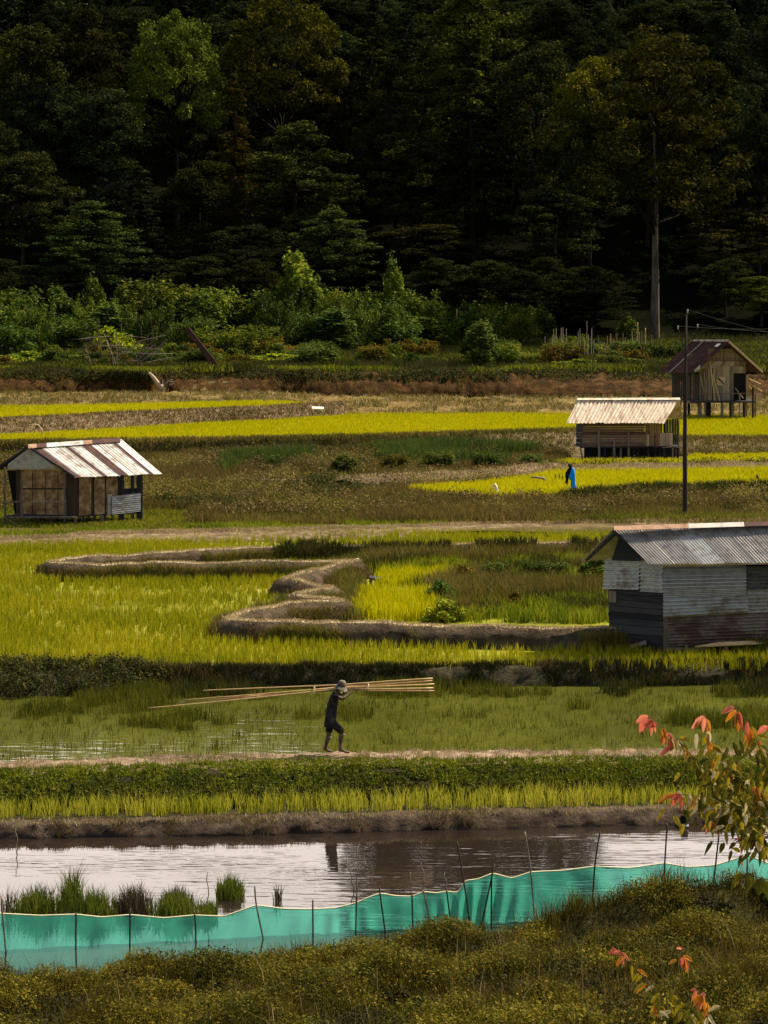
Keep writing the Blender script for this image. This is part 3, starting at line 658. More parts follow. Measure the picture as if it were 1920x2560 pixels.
cp_ = cp_[(nb > -0.22) & ~((cp_[:, 0] < -10.5) & (cp_[:, 1] < 122))]
rad = np.stack([rng.uniform(.45, 1.3, len(cp_)), rng.uniform(.4, 1.0, len(cp_)), rng.uniform(.3, .85, len(cp_))], 1)
sel = vnoise(cp_, 0.2, 11) + rng.normal(0, .12, len(cp_))
M['marsh_leaf'] = mat_leaf('marsh_leaf', [(0.04, 0.034, 0.012), (0.11, 0.08, 0.026), (0.20, 0.145, 0.05), (0.33, 0.25, 0.10)], 0.2, 0.3)
for nm, kk, mt in (('marsh_undergrowth', sel < -.05, 'scrub_leaf'), ('marsh_brown_undergrowth', (sel >= -.05) & (sel < .2), 'marsh_leaf'), ('marsh_dark_undergrowth', sel >= .2, 'dark_leaf')):
    Vl, Ql = leaf_cloud(cp_[kk] + np.array([0, 0, .25]), rad[kk], 150, 0.15, shell=0.45, up=.1, aspect=.35)
    tag(link(nm, mesh_np(nm, Vl, Ql), M[mt]), kind='stuff')
gp = pxpoly([(560, 1190), (640, 1172), (900, 1170), (1150, 1168), (1330, 1164), (1340, 1140), (1150, 1132), (900, 1140), (560, 1160)], 1.5)
pts = scatter(gp, 16, zf=mz_); nn = vnoise(pts, 0.14, 8)
M['reed_leaf'] = mat_leaf('reed_leaf', [(0.02, 0.035, 0.012), (0.045, 0.075, 0.016), (0.09, 0.125, 0.02), (0.15, 0.17, 0.03)], 0.3, 0.2)
grass('marsh_reeds', [blades(pts[nn > 0.1], 10, 0.95, 0.4, 0.05, 0.35, 0.25)], M['reed_leaf'])
# field rice further off
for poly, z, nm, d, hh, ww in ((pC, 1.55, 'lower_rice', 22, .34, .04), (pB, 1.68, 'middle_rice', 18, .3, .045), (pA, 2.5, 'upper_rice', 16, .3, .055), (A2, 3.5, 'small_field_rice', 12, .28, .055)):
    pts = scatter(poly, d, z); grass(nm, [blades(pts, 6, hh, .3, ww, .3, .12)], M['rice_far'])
pts = scatter(pxpoly([(560, 1094), (640, 1094), (560, 1101), (420, 1104), (330, 1102)], 2.5) , 6, 2.5)
for R, nm, n, mt, h in ((R5, 'paddy_bank_grass', 9000, 'scrub_leaf', .22), (R6, 'brown_bank_grass', 3600, 'brown_leaf', .15), (R6, 'brown_bank_straw', 3000, 'straw', .12), (R7, 'slope_grass', 10000, 'straw', .2), (R7, 'slope_weeds', 17000, 'scrub_leaf', .26), (R8, 'cliff_weeds', 2600, 'brown_leaf', .3)):
    p = on_rows(R, 1, min(9, R.shape[0] - 1.01), n); nn = vnoise(p, 0.3, len(nm)); p = p[nn > (-.1 if nm.startswith('slope') else -.7)]
    grass(nm, [blades(p, 4, h, .6, .045, .9, .15)], M[mt])
p = on_rows(R8, 3.6, 7.2, 9000); kk = vnoise(p, .3, 6) > -.2 - .25 * (rng.uniform(0, 1, len(p)) < .3); p = p[kk]; p[:, 1] -= .15
Vl, Ql = leaf_cloud(p, np.full((len(p), 3), .3), 14, .2)
tag(link('cliff_creepers', mesh_np('cliff_creepers', Vl, Ql), M['dark_leaf']), kind='stuff')
pts = scatter([(-36, 218), (36, 218), (44, 264), (-44, 264)], 5, zf=hill_z)
grass('garden_weeds', [blades(pts, 6, .55, .6, .07, .8, .3)], M['dark_leaf'])
grass('garden_grass', [blades(pts[vnoise(pts, .1) > -.05], 7, .42, .6, .07, .8, .3)], M['green_leaf'])
p = on_rows(R8, 6, 9.3, 5200); nn = vnoise(p, 0.12, 3)
grass('terrace_rim_grass', [blades(p, 5, .35, .6, .06, .9, .2)], M['dark_leaf'])
grass('terrace_fresh_grass', [blades(p[nn > -0.12], 6, .40, .6, .07, .7, .2)], M['green_leaf'])
p = on_rows(RD6.transpose(1, 0, 2), 1, 9, 2500); grass('marsh_bund_weeds', [blades(p, 4, .35, .6, .04, .7, .15)], M['dark_leaf'])
p = on_rows(RD5.transpose(1, 0, 2), 1, 9, 4500); grass('field_bund_grass', [blades(p, 3, .16, .6, .035, 1.0, .15)], M['straw'])

# foreground hillside: long grass and leafy weeds in clumps
pts = scatter([(-9.5, 25), (9.5, 25), (9.5, 47), (-9.5, 44)], 300, zf=fg_z)
pts = pts[(shore(pts[:, 0]) - pts[:, 1]) > 0.12]
nn = vnoise(pts, 0.5) + 0.4 * vnoise(pts, 1.6, 2)
edge = np.exp(-((shore(pts[:, 0]) - pts[:, 1]) / 0.9) ** 2)
grass('hillside_grass', [blades(pts, 2, 0.34, 0.5, 0.011, 0.8, 0.06, np.clip(0.75 + 0.5 * nn + 0.35 * edge, .3, 1.7) * np.where((lump(pts[:, 0], pts[:, 1]) < .12) & (edge < .4), .55, 1))], M['fg_leaf'])
tf = scatter([(-9.5, 27), (9.5, 27), (9.5, 45), (-9.5, 42)], 1.1, zf=fg_z); tf = tf[(shore(tf[:, 0]) - tf[:, 1]) > .3]
grass('hillside_tufts', [blades(tf, 40, .42, .5, .011, .75, .16)], M['fg_leaf'])
grass('hillside_stalks', [blades(tf[::2], 2, .6, .4, .009, .5, .12)], M['straw'])
e = pts[(edge > 0.35)]; e = e[rng.uniform(0, 1, len(e)) < 0.5 * (vnoise(e, .9, 7) > -.05)]
grass('shore_grass', [blades(e, 4, 0.46, 0.5, 0.010, 0.35, 0.08)], M['fg_leaf'])
c2 = pts[(lump(pts[:, 0], pts[:, 1]) > .15) & (edge < .7)]; c2 = c2[rng.uniform(0, 1, len(c2)) < 0.36]; c2[:, 2] += rng.uniform(.08, .26, len(c2))
Vl, Ql = leaf_cloud(c2, np.tile(np.array([[.14, .14, .18]]), (len(c2), 1)), 24, 0.048, shell=0.3, up=.5, aspect=.5)
tag(link('hillside_weeds', mesh_np('hillside_weeds', Vl, Ql), M['fg_weed']), kind='stuff')
for nm, d, mt, r0, nl in (('hillside_bush_cover', 1.5, 'fg_weed', .42, 900), ('hillside_dark_shade', 4.5, 'bank_dark_leaf', .36, 380), ('hillside_grass_cover', .6, 'green_weed', .40, 800)):  # dark leaves go only in the hollows, painting the shade between mounds
    c3 = scatter([(-9.5, 27), (9.5, 27), (9.5, 45), (-9.5, 42)], d, zf=fg_z); c3 = c3[(shore(c3[:, 0]) - c3[:, 1]) > 1.3]; L_ = lump(c3[:, 0], c3[:, 1]); c3 = c3[(L_ < .2) if 'dark' in nm else (L_ > .3)]
    rr = r0 * rng.uniform(.4, 1.5, len(c3)); Vl, Ql = leaf_cloud(c3 + np.array([0, 0, .12]), np.stack([rr, rr * .9, rr * (.62 if 'dark' not in nm else .5)], 1), nl, 0.052, shell=.6, up=.4, aspect=.42)
    tag(link(nm, mesh_np(nm, Vl, Ql), M[mt]), kind='stuff')
# ================================================================ FOREST
M['bark'] = mat_wood('bark', [(0.010, 0.008, 0.006), (0.025, 0.021, 0.017), (0.045, 0.038, 0.03)], (1, 1, 0.3), 3, spec=0.02)
M['dark_bark'] = mat_wood('dark_bark', [(0.008, 0.007, 0.005), (0.018, 0.015, 0.011), (0.03, 0.025, 0.02)], (1, 1, 0.3), 3, spec=0.02)
M['pale_bark'] = mat_noise('pale_bark', [(0.035, 0.028, 0.02), (0.085, 0.07, 0.052), (0.15, 0.125, 0.095)], 1.2, 0.9, 0.4, 4, stretch=(1, 1, 0.5))
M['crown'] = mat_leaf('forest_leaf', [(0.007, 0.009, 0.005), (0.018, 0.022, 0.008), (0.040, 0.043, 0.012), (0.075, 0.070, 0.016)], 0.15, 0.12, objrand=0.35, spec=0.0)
def set_tint(o, c): o.color = (*c, 1)

def tree_proto(kind, seed):
    """crown and trunk meshes, crown base/height for a tree 28 m tall"""
    r = random.Random(seed); H = 28.0; cents = []; rads = []; tr = MB()
    lb = MB()
    lean = (r.uniform(-.5, .5), r.uniform(-.5, .5))
    top = 0.9 if kind in ('conifer', 'layered') else 0.72
    tp = [Vector((lean[0] * (k / 6) ** 2 + r.uniform(-.1, .1), lean[1] * (k / 6) ** 2, H * top * k / 6)) for k in range(7)]
    tr.tube([Vector((0, 0, -1.5))] + tp, [0.52] + [0.42 * (1 - 0.85 * k / 6) for k in range(7)], 8)
    def limb(c, z0, th=0.13):
        b = Vector((lean[0] * (z0 / H) ** 2, lean[1] * (z0 / H) ** 2, z0)); mid = b.lerp(c, 0.55) + Vector((0, 0, -0.04 * (c - b).length if kind != 'dome' else 0.5))
        lb.tube([b, mid, c], [th, th * .6, th * .25], 5)
    if kind == 'dome':
        RX = H * 0.27
        for i in range(190):
            a = r.uniform(0, 6.283); e = math.asin(r.uniform(-0.45, 1)); rr = r.uniform(.72, 1.03)
            c = Vector((RX * math.cos(e) * math.cos(a) * rr, RX * math.cos(e) * math.sin(a) * rr, H * .62 + H * .36 * math.sin(e) * rr))
            cents.append(c); q = r.uniform(.8, 1.7); rads.append((q, q, q * .72))
            if i % 7 == 0: limb(c, H * r.uniform(.35, .6), .16)
        n, size, fl = 150, .42, .7
    elif kind == 'layered':
        tiers = 15
        for t in range(tiers):
            f = t / (tiers - 1); z = H * (.26 + .70 * f + r.uniform(-.02, .02)); R = H * (.26 * math.sin(math.pi * (0.22 + .76 * f)) + .03) * r.uniform(.75, 1.15)
            for b in range(r.randint(6, 9)):
                a = r.uniform(0, 6.283); ln = R * r.uniform(.6, 1.15)
                end = Vector((math.cos(a) * ln, math.sin(a) * ln, z - ln * .10 + r.uniform(-.5, .5))); limb(end, z + r.uniform(-.4, .4), .09)
                for s in (.45, .7, .95):
                    cents.append(Vector((end.x * s + r.uniform(-.5, .5), end.y * s + r.uniform(-.5, .5), z + (end.z - z) * s + r.uniform(-.6, .8)))); q = r.uniform(.9, 1.6) * (1.1 - .3 * s); rads.append((q, q, q * .55))
        n, size, fl = 66, .42, .6
    elif kind == 'high':
        for i in range(190):
            f = r.random(); a = r.uniform(0, 6.283); z = H * (.44 + .54 * f); R = H * .27 * (math.sin(math.pi * (.12 + .8 * f)) ** .6) * r.uniform(.25, 1.1)
            c = Vector((math.cos(a) * R, math.sin(a) * R, z + .12 * H * (R / (H * .27) - .7) * -1)); cents.append(c); q = r.uniform(.7, 1.7); rads.append((q, q, q * .6))
            if i % 6 == 0: limb(c, z * r.uniform(.75, .95), .12)
        n, size, fl = 110, .40, .6
    elif kind == 'conifer':
        tiers = 24
        for t in range(tiers):
            f = t / (tiers - 1); z = H * (.16 + .84 * f); R = H * (.19 * (1 - f) ** .75 + .012)
            for b in range(max(4, int(9 * (1 - f)) + 2)):
                a = r.uniform(0, 6.283); ln = R * r.uniform(.65, 1.15)
                for s in (.35, .65, .95):
                    cents.append(Vector((math.cos(a) * ln * s, math.sin(a) * ln * s, z - ln * .28 * s * s + r.uniform(-.25, .25)))); q = (.45 + .75 * (1 - f)) * r.uniform(.7, 1.2); rads.append((q, q, q * .42))
        n, size, fl = 44, .36, 1.0
    else:
        for i in range(150):
            f = r.random() ** .8; a = r.uniform(0, 6.283); z = H * (.30 + .68 * f); R = H * .23 * (math.sin(math.pi * (.15 + .8 * f)) ** .7) * r.uniform(.25, 1.1)
            c = Vector((math.cos(a) * R + 1.2 * math.sin(z), math.sin(a) * R, z)); cents.append(c); q = r.uniform(.7, 1.9); rads.append((q, q, q * .6))
            if i % 5 == 0: limb(c, z * r.uniform(.7, .95), .12)
        n, size, fl = 120, .42, .6
    V, Q = leaf_cloud([tuple(c) for c in cents], rads, n, size, fl, shell=.35, up=.45)
    cm = mesh_np('crown_' + kind, V, Q)
    tm = bpy.data.meshes.new('trunk_' + kind); tm.from_pydata(tr.v, [], tr.f); tm.update()
    lm = bpy.data.meshes.new('limbs_' + kind); lm.from_pydata(lb.v, [], lb.f); lm.update()
    return cm, tm, lm
PROTO = {}
for k, n in (('dome', 2), ('high', 1), ('layered', 2), ('conifer', 2), ('irregular', 3)):
    for i in range(n): PROTO[(k, i)] = tree_proto(k, hash(k) % 97 + 31 * i if False else {'dome': 3, 'high': 5, 'layered': 11, 'conifer': 19, 'irregular': 27}[k] + 40 * i)
for cm, tm, lm in PROTO.values():
    cm.materials.append(M['crown']); tm.materials.append(M['bark']); lm.materials.append(M['dark_bark'])
def tree(u, y, vtop, kind, var, width, label, tint=(1, 1, 1), group=None, name='forest_tree', rot=None, zb=None, bark=None):
    """width: crown width in photo pixels; vtop: row of the tree top"""
    x = PY(u, VH, y).x; zg = float(hill_z(np.array(x), np.array(y))) if zb is None else zb; H = PY(u, vtop, y).z - zg
    o = empty(name, (x, y, zg), label, 'tree', group)
    cw = {'dome': 17.0, 'high': 16.0, 'layered': 15.0, 'conifer': 10.5, 'irregular': 14.0}[kind]; s = width * y / F / cw
    o.scale = (s, s, H / 28.0); o.rotation_euler = (0, 0, rot if rot is not None else random.uniform(0, 6.28))
    cm, tm, lm = PROTO[(kind, var)]
    for nm, me in (('trunk', tm), ('limbs', lm), ('crown', cm)):
        c = bpy.data.objects.new(nm, me); COL.objects.link(c); c.parent = o; set_tint(c, tint)
        if nm == 'trunk' and bark: c.material_slots[0].link = 'OBJECT'; c.material_slots[0].material = bark
    return o
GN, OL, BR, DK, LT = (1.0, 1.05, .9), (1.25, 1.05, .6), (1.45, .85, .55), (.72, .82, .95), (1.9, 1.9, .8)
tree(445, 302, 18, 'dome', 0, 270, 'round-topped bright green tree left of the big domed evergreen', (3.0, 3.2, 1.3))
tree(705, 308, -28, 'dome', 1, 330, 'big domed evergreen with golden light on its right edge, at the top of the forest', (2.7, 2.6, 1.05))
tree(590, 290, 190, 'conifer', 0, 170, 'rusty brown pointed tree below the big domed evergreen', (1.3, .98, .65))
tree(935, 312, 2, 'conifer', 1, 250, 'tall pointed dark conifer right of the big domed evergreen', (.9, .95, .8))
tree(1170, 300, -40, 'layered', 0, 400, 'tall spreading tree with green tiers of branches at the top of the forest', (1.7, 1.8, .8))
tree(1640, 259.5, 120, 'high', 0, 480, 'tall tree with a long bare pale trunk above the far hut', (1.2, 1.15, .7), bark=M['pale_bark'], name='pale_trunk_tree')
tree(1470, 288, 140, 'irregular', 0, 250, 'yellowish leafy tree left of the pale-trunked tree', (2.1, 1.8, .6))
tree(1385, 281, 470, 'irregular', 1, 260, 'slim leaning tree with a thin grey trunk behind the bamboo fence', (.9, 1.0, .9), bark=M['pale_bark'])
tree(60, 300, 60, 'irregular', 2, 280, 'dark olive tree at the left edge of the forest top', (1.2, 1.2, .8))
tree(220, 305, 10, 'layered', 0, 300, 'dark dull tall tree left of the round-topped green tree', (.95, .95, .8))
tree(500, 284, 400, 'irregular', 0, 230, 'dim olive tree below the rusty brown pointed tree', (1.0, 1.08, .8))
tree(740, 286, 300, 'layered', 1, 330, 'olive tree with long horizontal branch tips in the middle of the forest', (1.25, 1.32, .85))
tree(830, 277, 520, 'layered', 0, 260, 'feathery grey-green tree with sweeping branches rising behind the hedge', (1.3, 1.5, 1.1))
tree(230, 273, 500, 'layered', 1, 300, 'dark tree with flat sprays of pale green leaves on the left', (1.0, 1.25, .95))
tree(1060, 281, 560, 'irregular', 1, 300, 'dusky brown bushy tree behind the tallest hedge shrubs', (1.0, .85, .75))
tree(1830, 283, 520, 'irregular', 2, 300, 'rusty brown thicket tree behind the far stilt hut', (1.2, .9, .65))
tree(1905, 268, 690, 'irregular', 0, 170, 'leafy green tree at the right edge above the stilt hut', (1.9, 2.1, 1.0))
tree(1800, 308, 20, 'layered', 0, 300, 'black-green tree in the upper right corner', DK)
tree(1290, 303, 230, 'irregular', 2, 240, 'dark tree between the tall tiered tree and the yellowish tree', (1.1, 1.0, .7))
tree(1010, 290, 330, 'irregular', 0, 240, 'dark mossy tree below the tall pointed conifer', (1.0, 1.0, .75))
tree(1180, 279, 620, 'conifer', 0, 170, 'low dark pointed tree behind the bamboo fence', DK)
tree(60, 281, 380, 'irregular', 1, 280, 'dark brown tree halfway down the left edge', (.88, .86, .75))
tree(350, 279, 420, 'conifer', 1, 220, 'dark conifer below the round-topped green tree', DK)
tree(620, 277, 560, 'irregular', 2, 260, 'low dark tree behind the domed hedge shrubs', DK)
# the dark mass of trees between and behind, up to the ridge
dark = []
for y, hs, step, ww in ((292, 22, 150, 230), (318, 22, 135, 230), (338, 19, 130, 230), (362, 17, 125, 220)):
    for u in np.arange(-260 + (y % 7) * 17, 2200, step):
        uu = u + random.uniform(-40, 40)
        if y < 300 and (abs(uu - 445) < 150 or abs(uu - 705) < 190): continue
        x = PY(uu, VH, y).x; yy = y + random.uniform(-7, 7)
        zt = float(hill_z(np.array(x), np.array(yy))) + hs * random.uniform(.8, 1.15)
        zt = min(zt, 10 + .122 * yy + 1.5)
        vt = VC - F * math.tan(math.atan((zt - HC) / yy) + PITCH)
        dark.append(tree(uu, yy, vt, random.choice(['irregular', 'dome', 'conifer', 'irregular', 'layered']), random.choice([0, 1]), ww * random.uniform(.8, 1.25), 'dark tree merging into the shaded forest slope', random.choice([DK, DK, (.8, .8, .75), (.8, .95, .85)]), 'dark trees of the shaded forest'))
for i in range(46):
    y = random.uniform(264, 280); uu = random.uniform(-80, 2000)
    if abs(uu - 1640) < 150: uu -= 420
    tree(uu, y, random.uniform(640, 740), 'irregular', random.choice([0, 1, 2]), random.uniform(130, 230), 'dark undergrowth tree at the shaded foot of the forest', random.choice([DK, (.8, .85, .8), (.7, .7, .65)]), 'undergrowth at the foot of the forest', 'undergrowth_tree')
# far wood along the ridge
pts = []; 
cents = []; rads = []
for i in range(1700):
    x = random.uniform(-190, 190); y = random.uniform(378, 428); g = float(hill_z(np.array(x), np.array(y)))
    hh = random.uniform(11, 16) if not (-5 < x < 34 and y > 385) else random.uniform(24, 38)
    for t in (.3, .55, .8, 1.0):
        cents.append((x + random.uniform(-1, 1), y + random.uniform(-1, 1), g + hh * t - 1)); q = 3.4 * (1.25 - .75 * t); rads.append((q, q, 2.6))
V, Q = leaf_cloud(cents, rads, 42, 1.25, .5, shell=.4)
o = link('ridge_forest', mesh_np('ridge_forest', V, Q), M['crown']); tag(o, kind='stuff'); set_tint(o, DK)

# ================================================================ GARDEN HEDGES AND SHRUBS
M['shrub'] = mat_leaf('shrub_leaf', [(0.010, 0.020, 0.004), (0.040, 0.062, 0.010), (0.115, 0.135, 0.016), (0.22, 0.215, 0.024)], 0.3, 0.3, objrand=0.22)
def shrub_proto(kind, seed):
    r = random.Random(seed); cents = []; rads = []; st = MB()
    for i in range(5): st.tube([(r.uniform(-.1, .1), r.uniform(-.1, .1), -.2), (r.uniform(-.5, .5), r.uniform(-.4, .4), .8 if kind != 'low' else .2), (r.uniform(-.7, .7), r.uniform(-.5, .5), 1.7 if kind != 'low' else .4)], [.06, .04, .015], 5)
    if kind == 'bushy':
        for i in range(60):
            a = r.uniform(0, 6.283); e = r.uniform(-.2, 1.0); rr = r.uniform(.4, 1); c = (1.15 * rr * math.cos(a) * math.cos(e), .9 * rr * math.sin(a) * math.cos(e), 1.1 + 1.2 * math.sin(e) * rr)
            cents.append(c); q = r.uniform(.2, .42); rads.append((q, q, q * 1.1))
        n = 60
    elif kind == 'upright':
        for i in range(46):
            t = r.random(); a = r.uniform(0, 6.283); R = .62 * math.sin(math.pi * (.18 + .74 * t)) * r.uniform(.4, 1)
            cents.append((math.cos(a) * R, math.sin(a) * R, .3 + 2.3 * t)); q = r.uniform(.16, .3); rads.append((q, q, q * 1.7))
        n = 60
    elif kind == 'hedge':
        for i in range(90):
            cents.append((r.uniform(-1.5, 1.5), r.uniform(-.5, .5), r.uniform(.3, 1.9) + .3 * math.sin(i))); q = r.uniform(.2, .38); rads.append((q, q, q * 1.2))
        n = 55
    else:
        for i in range(50):
            a = r.uniform(0, 6.283); R = r.uniform(0, 1.2); cents.append((math.cos(a) * R, math.sin(a) * R * .7, r.uniform(.1, .7) * (1.3 - R * .6))); q = r.uniform(.15, .3); rads.append((q, q, q * .7))
        n = 50
    V, Q = leaf_cloud(cents, rads, n, .15, .1, shell=.25, up=.5, aspect=.5)
    fm = mesh_np('foliage_' + kind, V, Q); fm.materials.append(M['shrub'])
    sm = bpy.data.meshes.new('stems_' + kind); sm.from_pydata(st.v, [], st.f); sm.update(); sm.materials.append(M['bark'])
    return fm, sm
SP = {(k, i): shrub_proto(k, s + 7 * i) for k, s in (('bushy', 1), ('upright', 2), ('hedge', 3), ('low', 4)) for i in (0, 1)}
DIM = {'bushy': (2.7, 2.5), 'upright': (1.5, 2.8), 'hedge': (3.5, 2.3), 'low': (2.6, 1.1)}
def gy(vb): return max(218.5, min(261.0, 15.747 * 6022 / (vb - 740 + 246.9)))
def ter_z(x, y): return float(hill_z(np.array(x), np.array(y)))
def shrub(u, vb, vt, w, kind, var, label, tint=(1, 1, 1), group=None, y=None, name='garden_shrub', cat='shrub'):
    yy = y or gy(vb); x = PY(u, VH, yy).x; zg = PY(u, vb, yy).z; zz = ter_z(x, yy)
    zg = min(zg, zz) if zg < zz else zz
    o = empty(name, (x, yy, zg - .05), label, cat, group); pw, ph = DIM[kind]; sx = 1.3 * w * yy / F / pw; sz = (PY(u, vt, yy).z - zg) / ph
    o.scale = (sx, sx, sz); o.rotation_euler = (0, 0, random.choice([0, math.pi]) + random.uniform(-.25, .25))
    for nm, me in (('stems', SP[(kind, var)][1]), ('foliage', SP[(kind, var)][0])):
        c = bpy.data.objects.new(nm, me); COL.objects.link(c); c.parent = o; set_tint(c, tint)
    return o
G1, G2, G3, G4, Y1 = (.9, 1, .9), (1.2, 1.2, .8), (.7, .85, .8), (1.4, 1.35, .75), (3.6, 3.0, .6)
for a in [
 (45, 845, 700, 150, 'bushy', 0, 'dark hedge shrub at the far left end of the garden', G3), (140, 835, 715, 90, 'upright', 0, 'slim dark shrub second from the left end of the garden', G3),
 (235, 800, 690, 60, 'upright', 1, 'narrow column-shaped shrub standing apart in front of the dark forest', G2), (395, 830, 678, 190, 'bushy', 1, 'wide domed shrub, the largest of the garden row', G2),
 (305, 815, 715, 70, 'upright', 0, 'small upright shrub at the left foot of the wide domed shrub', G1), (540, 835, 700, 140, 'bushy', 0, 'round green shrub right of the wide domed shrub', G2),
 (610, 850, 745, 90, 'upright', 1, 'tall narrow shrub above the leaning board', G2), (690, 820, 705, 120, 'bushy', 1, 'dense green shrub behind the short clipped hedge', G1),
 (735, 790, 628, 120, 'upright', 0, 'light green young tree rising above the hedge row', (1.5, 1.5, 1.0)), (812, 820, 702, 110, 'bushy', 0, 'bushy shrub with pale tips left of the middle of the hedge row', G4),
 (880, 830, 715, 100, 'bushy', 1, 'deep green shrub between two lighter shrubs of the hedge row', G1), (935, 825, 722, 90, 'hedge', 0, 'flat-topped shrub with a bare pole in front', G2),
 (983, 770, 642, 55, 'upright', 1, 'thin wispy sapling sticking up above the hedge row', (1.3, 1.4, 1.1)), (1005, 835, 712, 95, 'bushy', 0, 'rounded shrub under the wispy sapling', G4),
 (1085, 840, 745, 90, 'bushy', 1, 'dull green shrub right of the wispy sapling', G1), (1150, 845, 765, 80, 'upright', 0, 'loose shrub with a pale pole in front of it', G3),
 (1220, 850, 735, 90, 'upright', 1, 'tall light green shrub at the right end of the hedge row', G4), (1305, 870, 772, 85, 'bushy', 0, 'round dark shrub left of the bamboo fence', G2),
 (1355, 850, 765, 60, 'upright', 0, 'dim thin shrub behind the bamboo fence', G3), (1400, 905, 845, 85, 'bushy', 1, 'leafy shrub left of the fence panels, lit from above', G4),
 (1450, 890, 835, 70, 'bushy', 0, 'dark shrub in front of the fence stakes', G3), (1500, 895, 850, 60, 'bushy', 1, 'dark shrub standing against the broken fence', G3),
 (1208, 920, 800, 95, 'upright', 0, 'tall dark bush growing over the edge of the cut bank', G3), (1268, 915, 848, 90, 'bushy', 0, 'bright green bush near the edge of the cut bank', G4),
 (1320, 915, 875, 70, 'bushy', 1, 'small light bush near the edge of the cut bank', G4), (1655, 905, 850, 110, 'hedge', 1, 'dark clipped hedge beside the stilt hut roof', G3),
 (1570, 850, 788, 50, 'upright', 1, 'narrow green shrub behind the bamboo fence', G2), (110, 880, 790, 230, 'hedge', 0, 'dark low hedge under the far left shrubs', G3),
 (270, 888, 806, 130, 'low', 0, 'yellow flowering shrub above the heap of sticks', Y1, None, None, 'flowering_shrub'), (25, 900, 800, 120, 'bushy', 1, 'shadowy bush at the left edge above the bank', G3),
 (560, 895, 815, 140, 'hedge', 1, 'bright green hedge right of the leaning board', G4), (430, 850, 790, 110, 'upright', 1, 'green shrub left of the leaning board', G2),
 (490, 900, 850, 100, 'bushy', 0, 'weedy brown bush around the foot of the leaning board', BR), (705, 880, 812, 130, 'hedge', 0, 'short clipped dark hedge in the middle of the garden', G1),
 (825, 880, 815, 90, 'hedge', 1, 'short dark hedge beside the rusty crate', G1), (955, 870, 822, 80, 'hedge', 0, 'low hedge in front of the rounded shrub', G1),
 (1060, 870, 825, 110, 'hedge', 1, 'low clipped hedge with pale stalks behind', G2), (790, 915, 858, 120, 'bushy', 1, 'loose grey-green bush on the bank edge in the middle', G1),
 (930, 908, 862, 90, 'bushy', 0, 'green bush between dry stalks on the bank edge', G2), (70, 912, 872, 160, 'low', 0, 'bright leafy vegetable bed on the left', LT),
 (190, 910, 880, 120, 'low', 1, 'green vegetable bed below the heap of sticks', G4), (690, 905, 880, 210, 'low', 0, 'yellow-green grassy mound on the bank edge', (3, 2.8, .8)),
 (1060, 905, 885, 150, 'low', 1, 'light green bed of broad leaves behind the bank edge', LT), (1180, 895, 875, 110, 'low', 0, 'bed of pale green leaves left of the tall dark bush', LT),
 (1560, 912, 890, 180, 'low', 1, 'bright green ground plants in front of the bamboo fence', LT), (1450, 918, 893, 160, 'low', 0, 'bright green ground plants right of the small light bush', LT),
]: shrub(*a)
random.seed(21)
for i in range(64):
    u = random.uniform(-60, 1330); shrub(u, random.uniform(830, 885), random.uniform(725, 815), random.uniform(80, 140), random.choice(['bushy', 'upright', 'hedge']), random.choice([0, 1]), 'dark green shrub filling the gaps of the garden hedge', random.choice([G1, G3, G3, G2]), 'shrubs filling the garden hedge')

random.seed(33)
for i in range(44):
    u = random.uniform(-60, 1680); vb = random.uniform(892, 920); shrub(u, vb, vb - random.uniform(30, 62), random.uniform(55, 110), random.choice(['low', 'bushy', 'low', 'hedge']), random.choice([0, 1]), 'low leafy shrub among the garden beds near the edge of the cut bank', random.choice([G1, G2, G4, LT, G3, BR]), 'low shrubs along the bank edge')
def marsh_shrub(u, vb, vt, w, kind, var, label, tint, z):
    b = P(u, vb, z); o = empty('marsh_shrub', tuple(b), label, 'shrub'); pw, ph = DIM[kind]; sx = 1.5 * w * b.y / F / pw; sz = (PY(u, vt - 14, b.y).z - z) / ph
    o.scale = (sx, sx, sz); o.rotation_euler = (0, 0, random.uniform(0, 6))
    for nm, me in (('stems', SP[(kind, var)][1]), ('foliage', SP[(kind, var)][0])):
        c = bpy.data.objects.new(nm, me); COL.objects.link(c); c.parent = o; set_tint(c, tint)
for a in [(1240, 1458, 1412, 75, 'bushy', 0, 'dark round shrub in the weeds inside the bund bend', G1, .95), (1330, 1455, 1408, 60, 'bushy', 1, 'dark upright shrub right of the dark round shrub in the weeds', G3, .95), (1385, 1450, 1412, 80, 'bushy', 0, 'loose green shrub left of the zinc hut roof', G1, .95), (1490, 1470, 1405, 70, 'upright', 1, 'dark shrub under the eave corner of the zinc hut', G3, .95),
          (1160, 1470, 1420, 95, 'low', 0, 'brown bush beside the small back rice patch', BR, .95), (1100, 1512, 1458, 90, 'low', 0, 'blue-green tuft at the edge of the ripening rice', (.8, 1.1, 1.2), .95), (1110, 1550, 1500, 100, 'low', 1, 'bright green leafy mound beside the ripening rice', (2.6, 2.6, .9), .95), (1290, 1520, 1485, 60, 'low', 0, 'brownish weed bush in front of the zinc hut', BR, .95),
          (1330, 1176, 1142, 60, 'bushy', 0, 'dark marsh shrub left of the tan-roofed hut', G3, 1.5), (1220, 1180, 1138, 70, 'bushy', 1, 'dusky marsh shrub right of the middle of the green reeds', G3, 1.5), (1100, 1182, 1135, 75, 'bushy', 0, 'rounded marsh shrub in the green reeds', (.9, .9, .7), 1.5), (990, 1186, 1140, 70, 'bushy', 1, 'brownish marsh shrub left of the green reeds', (1.2, .9, .6), 1.45), (690, 1180, 1145, 50, 'bushy', 0, 'small dark marsh shrub in the open scrub', G3, 1.45), (860, 1190, 1150, 60, 'upright', 1, 'dark pointed marsh shrub near the low ridge', G3, 1.45)]: marsh_shrub(*a)
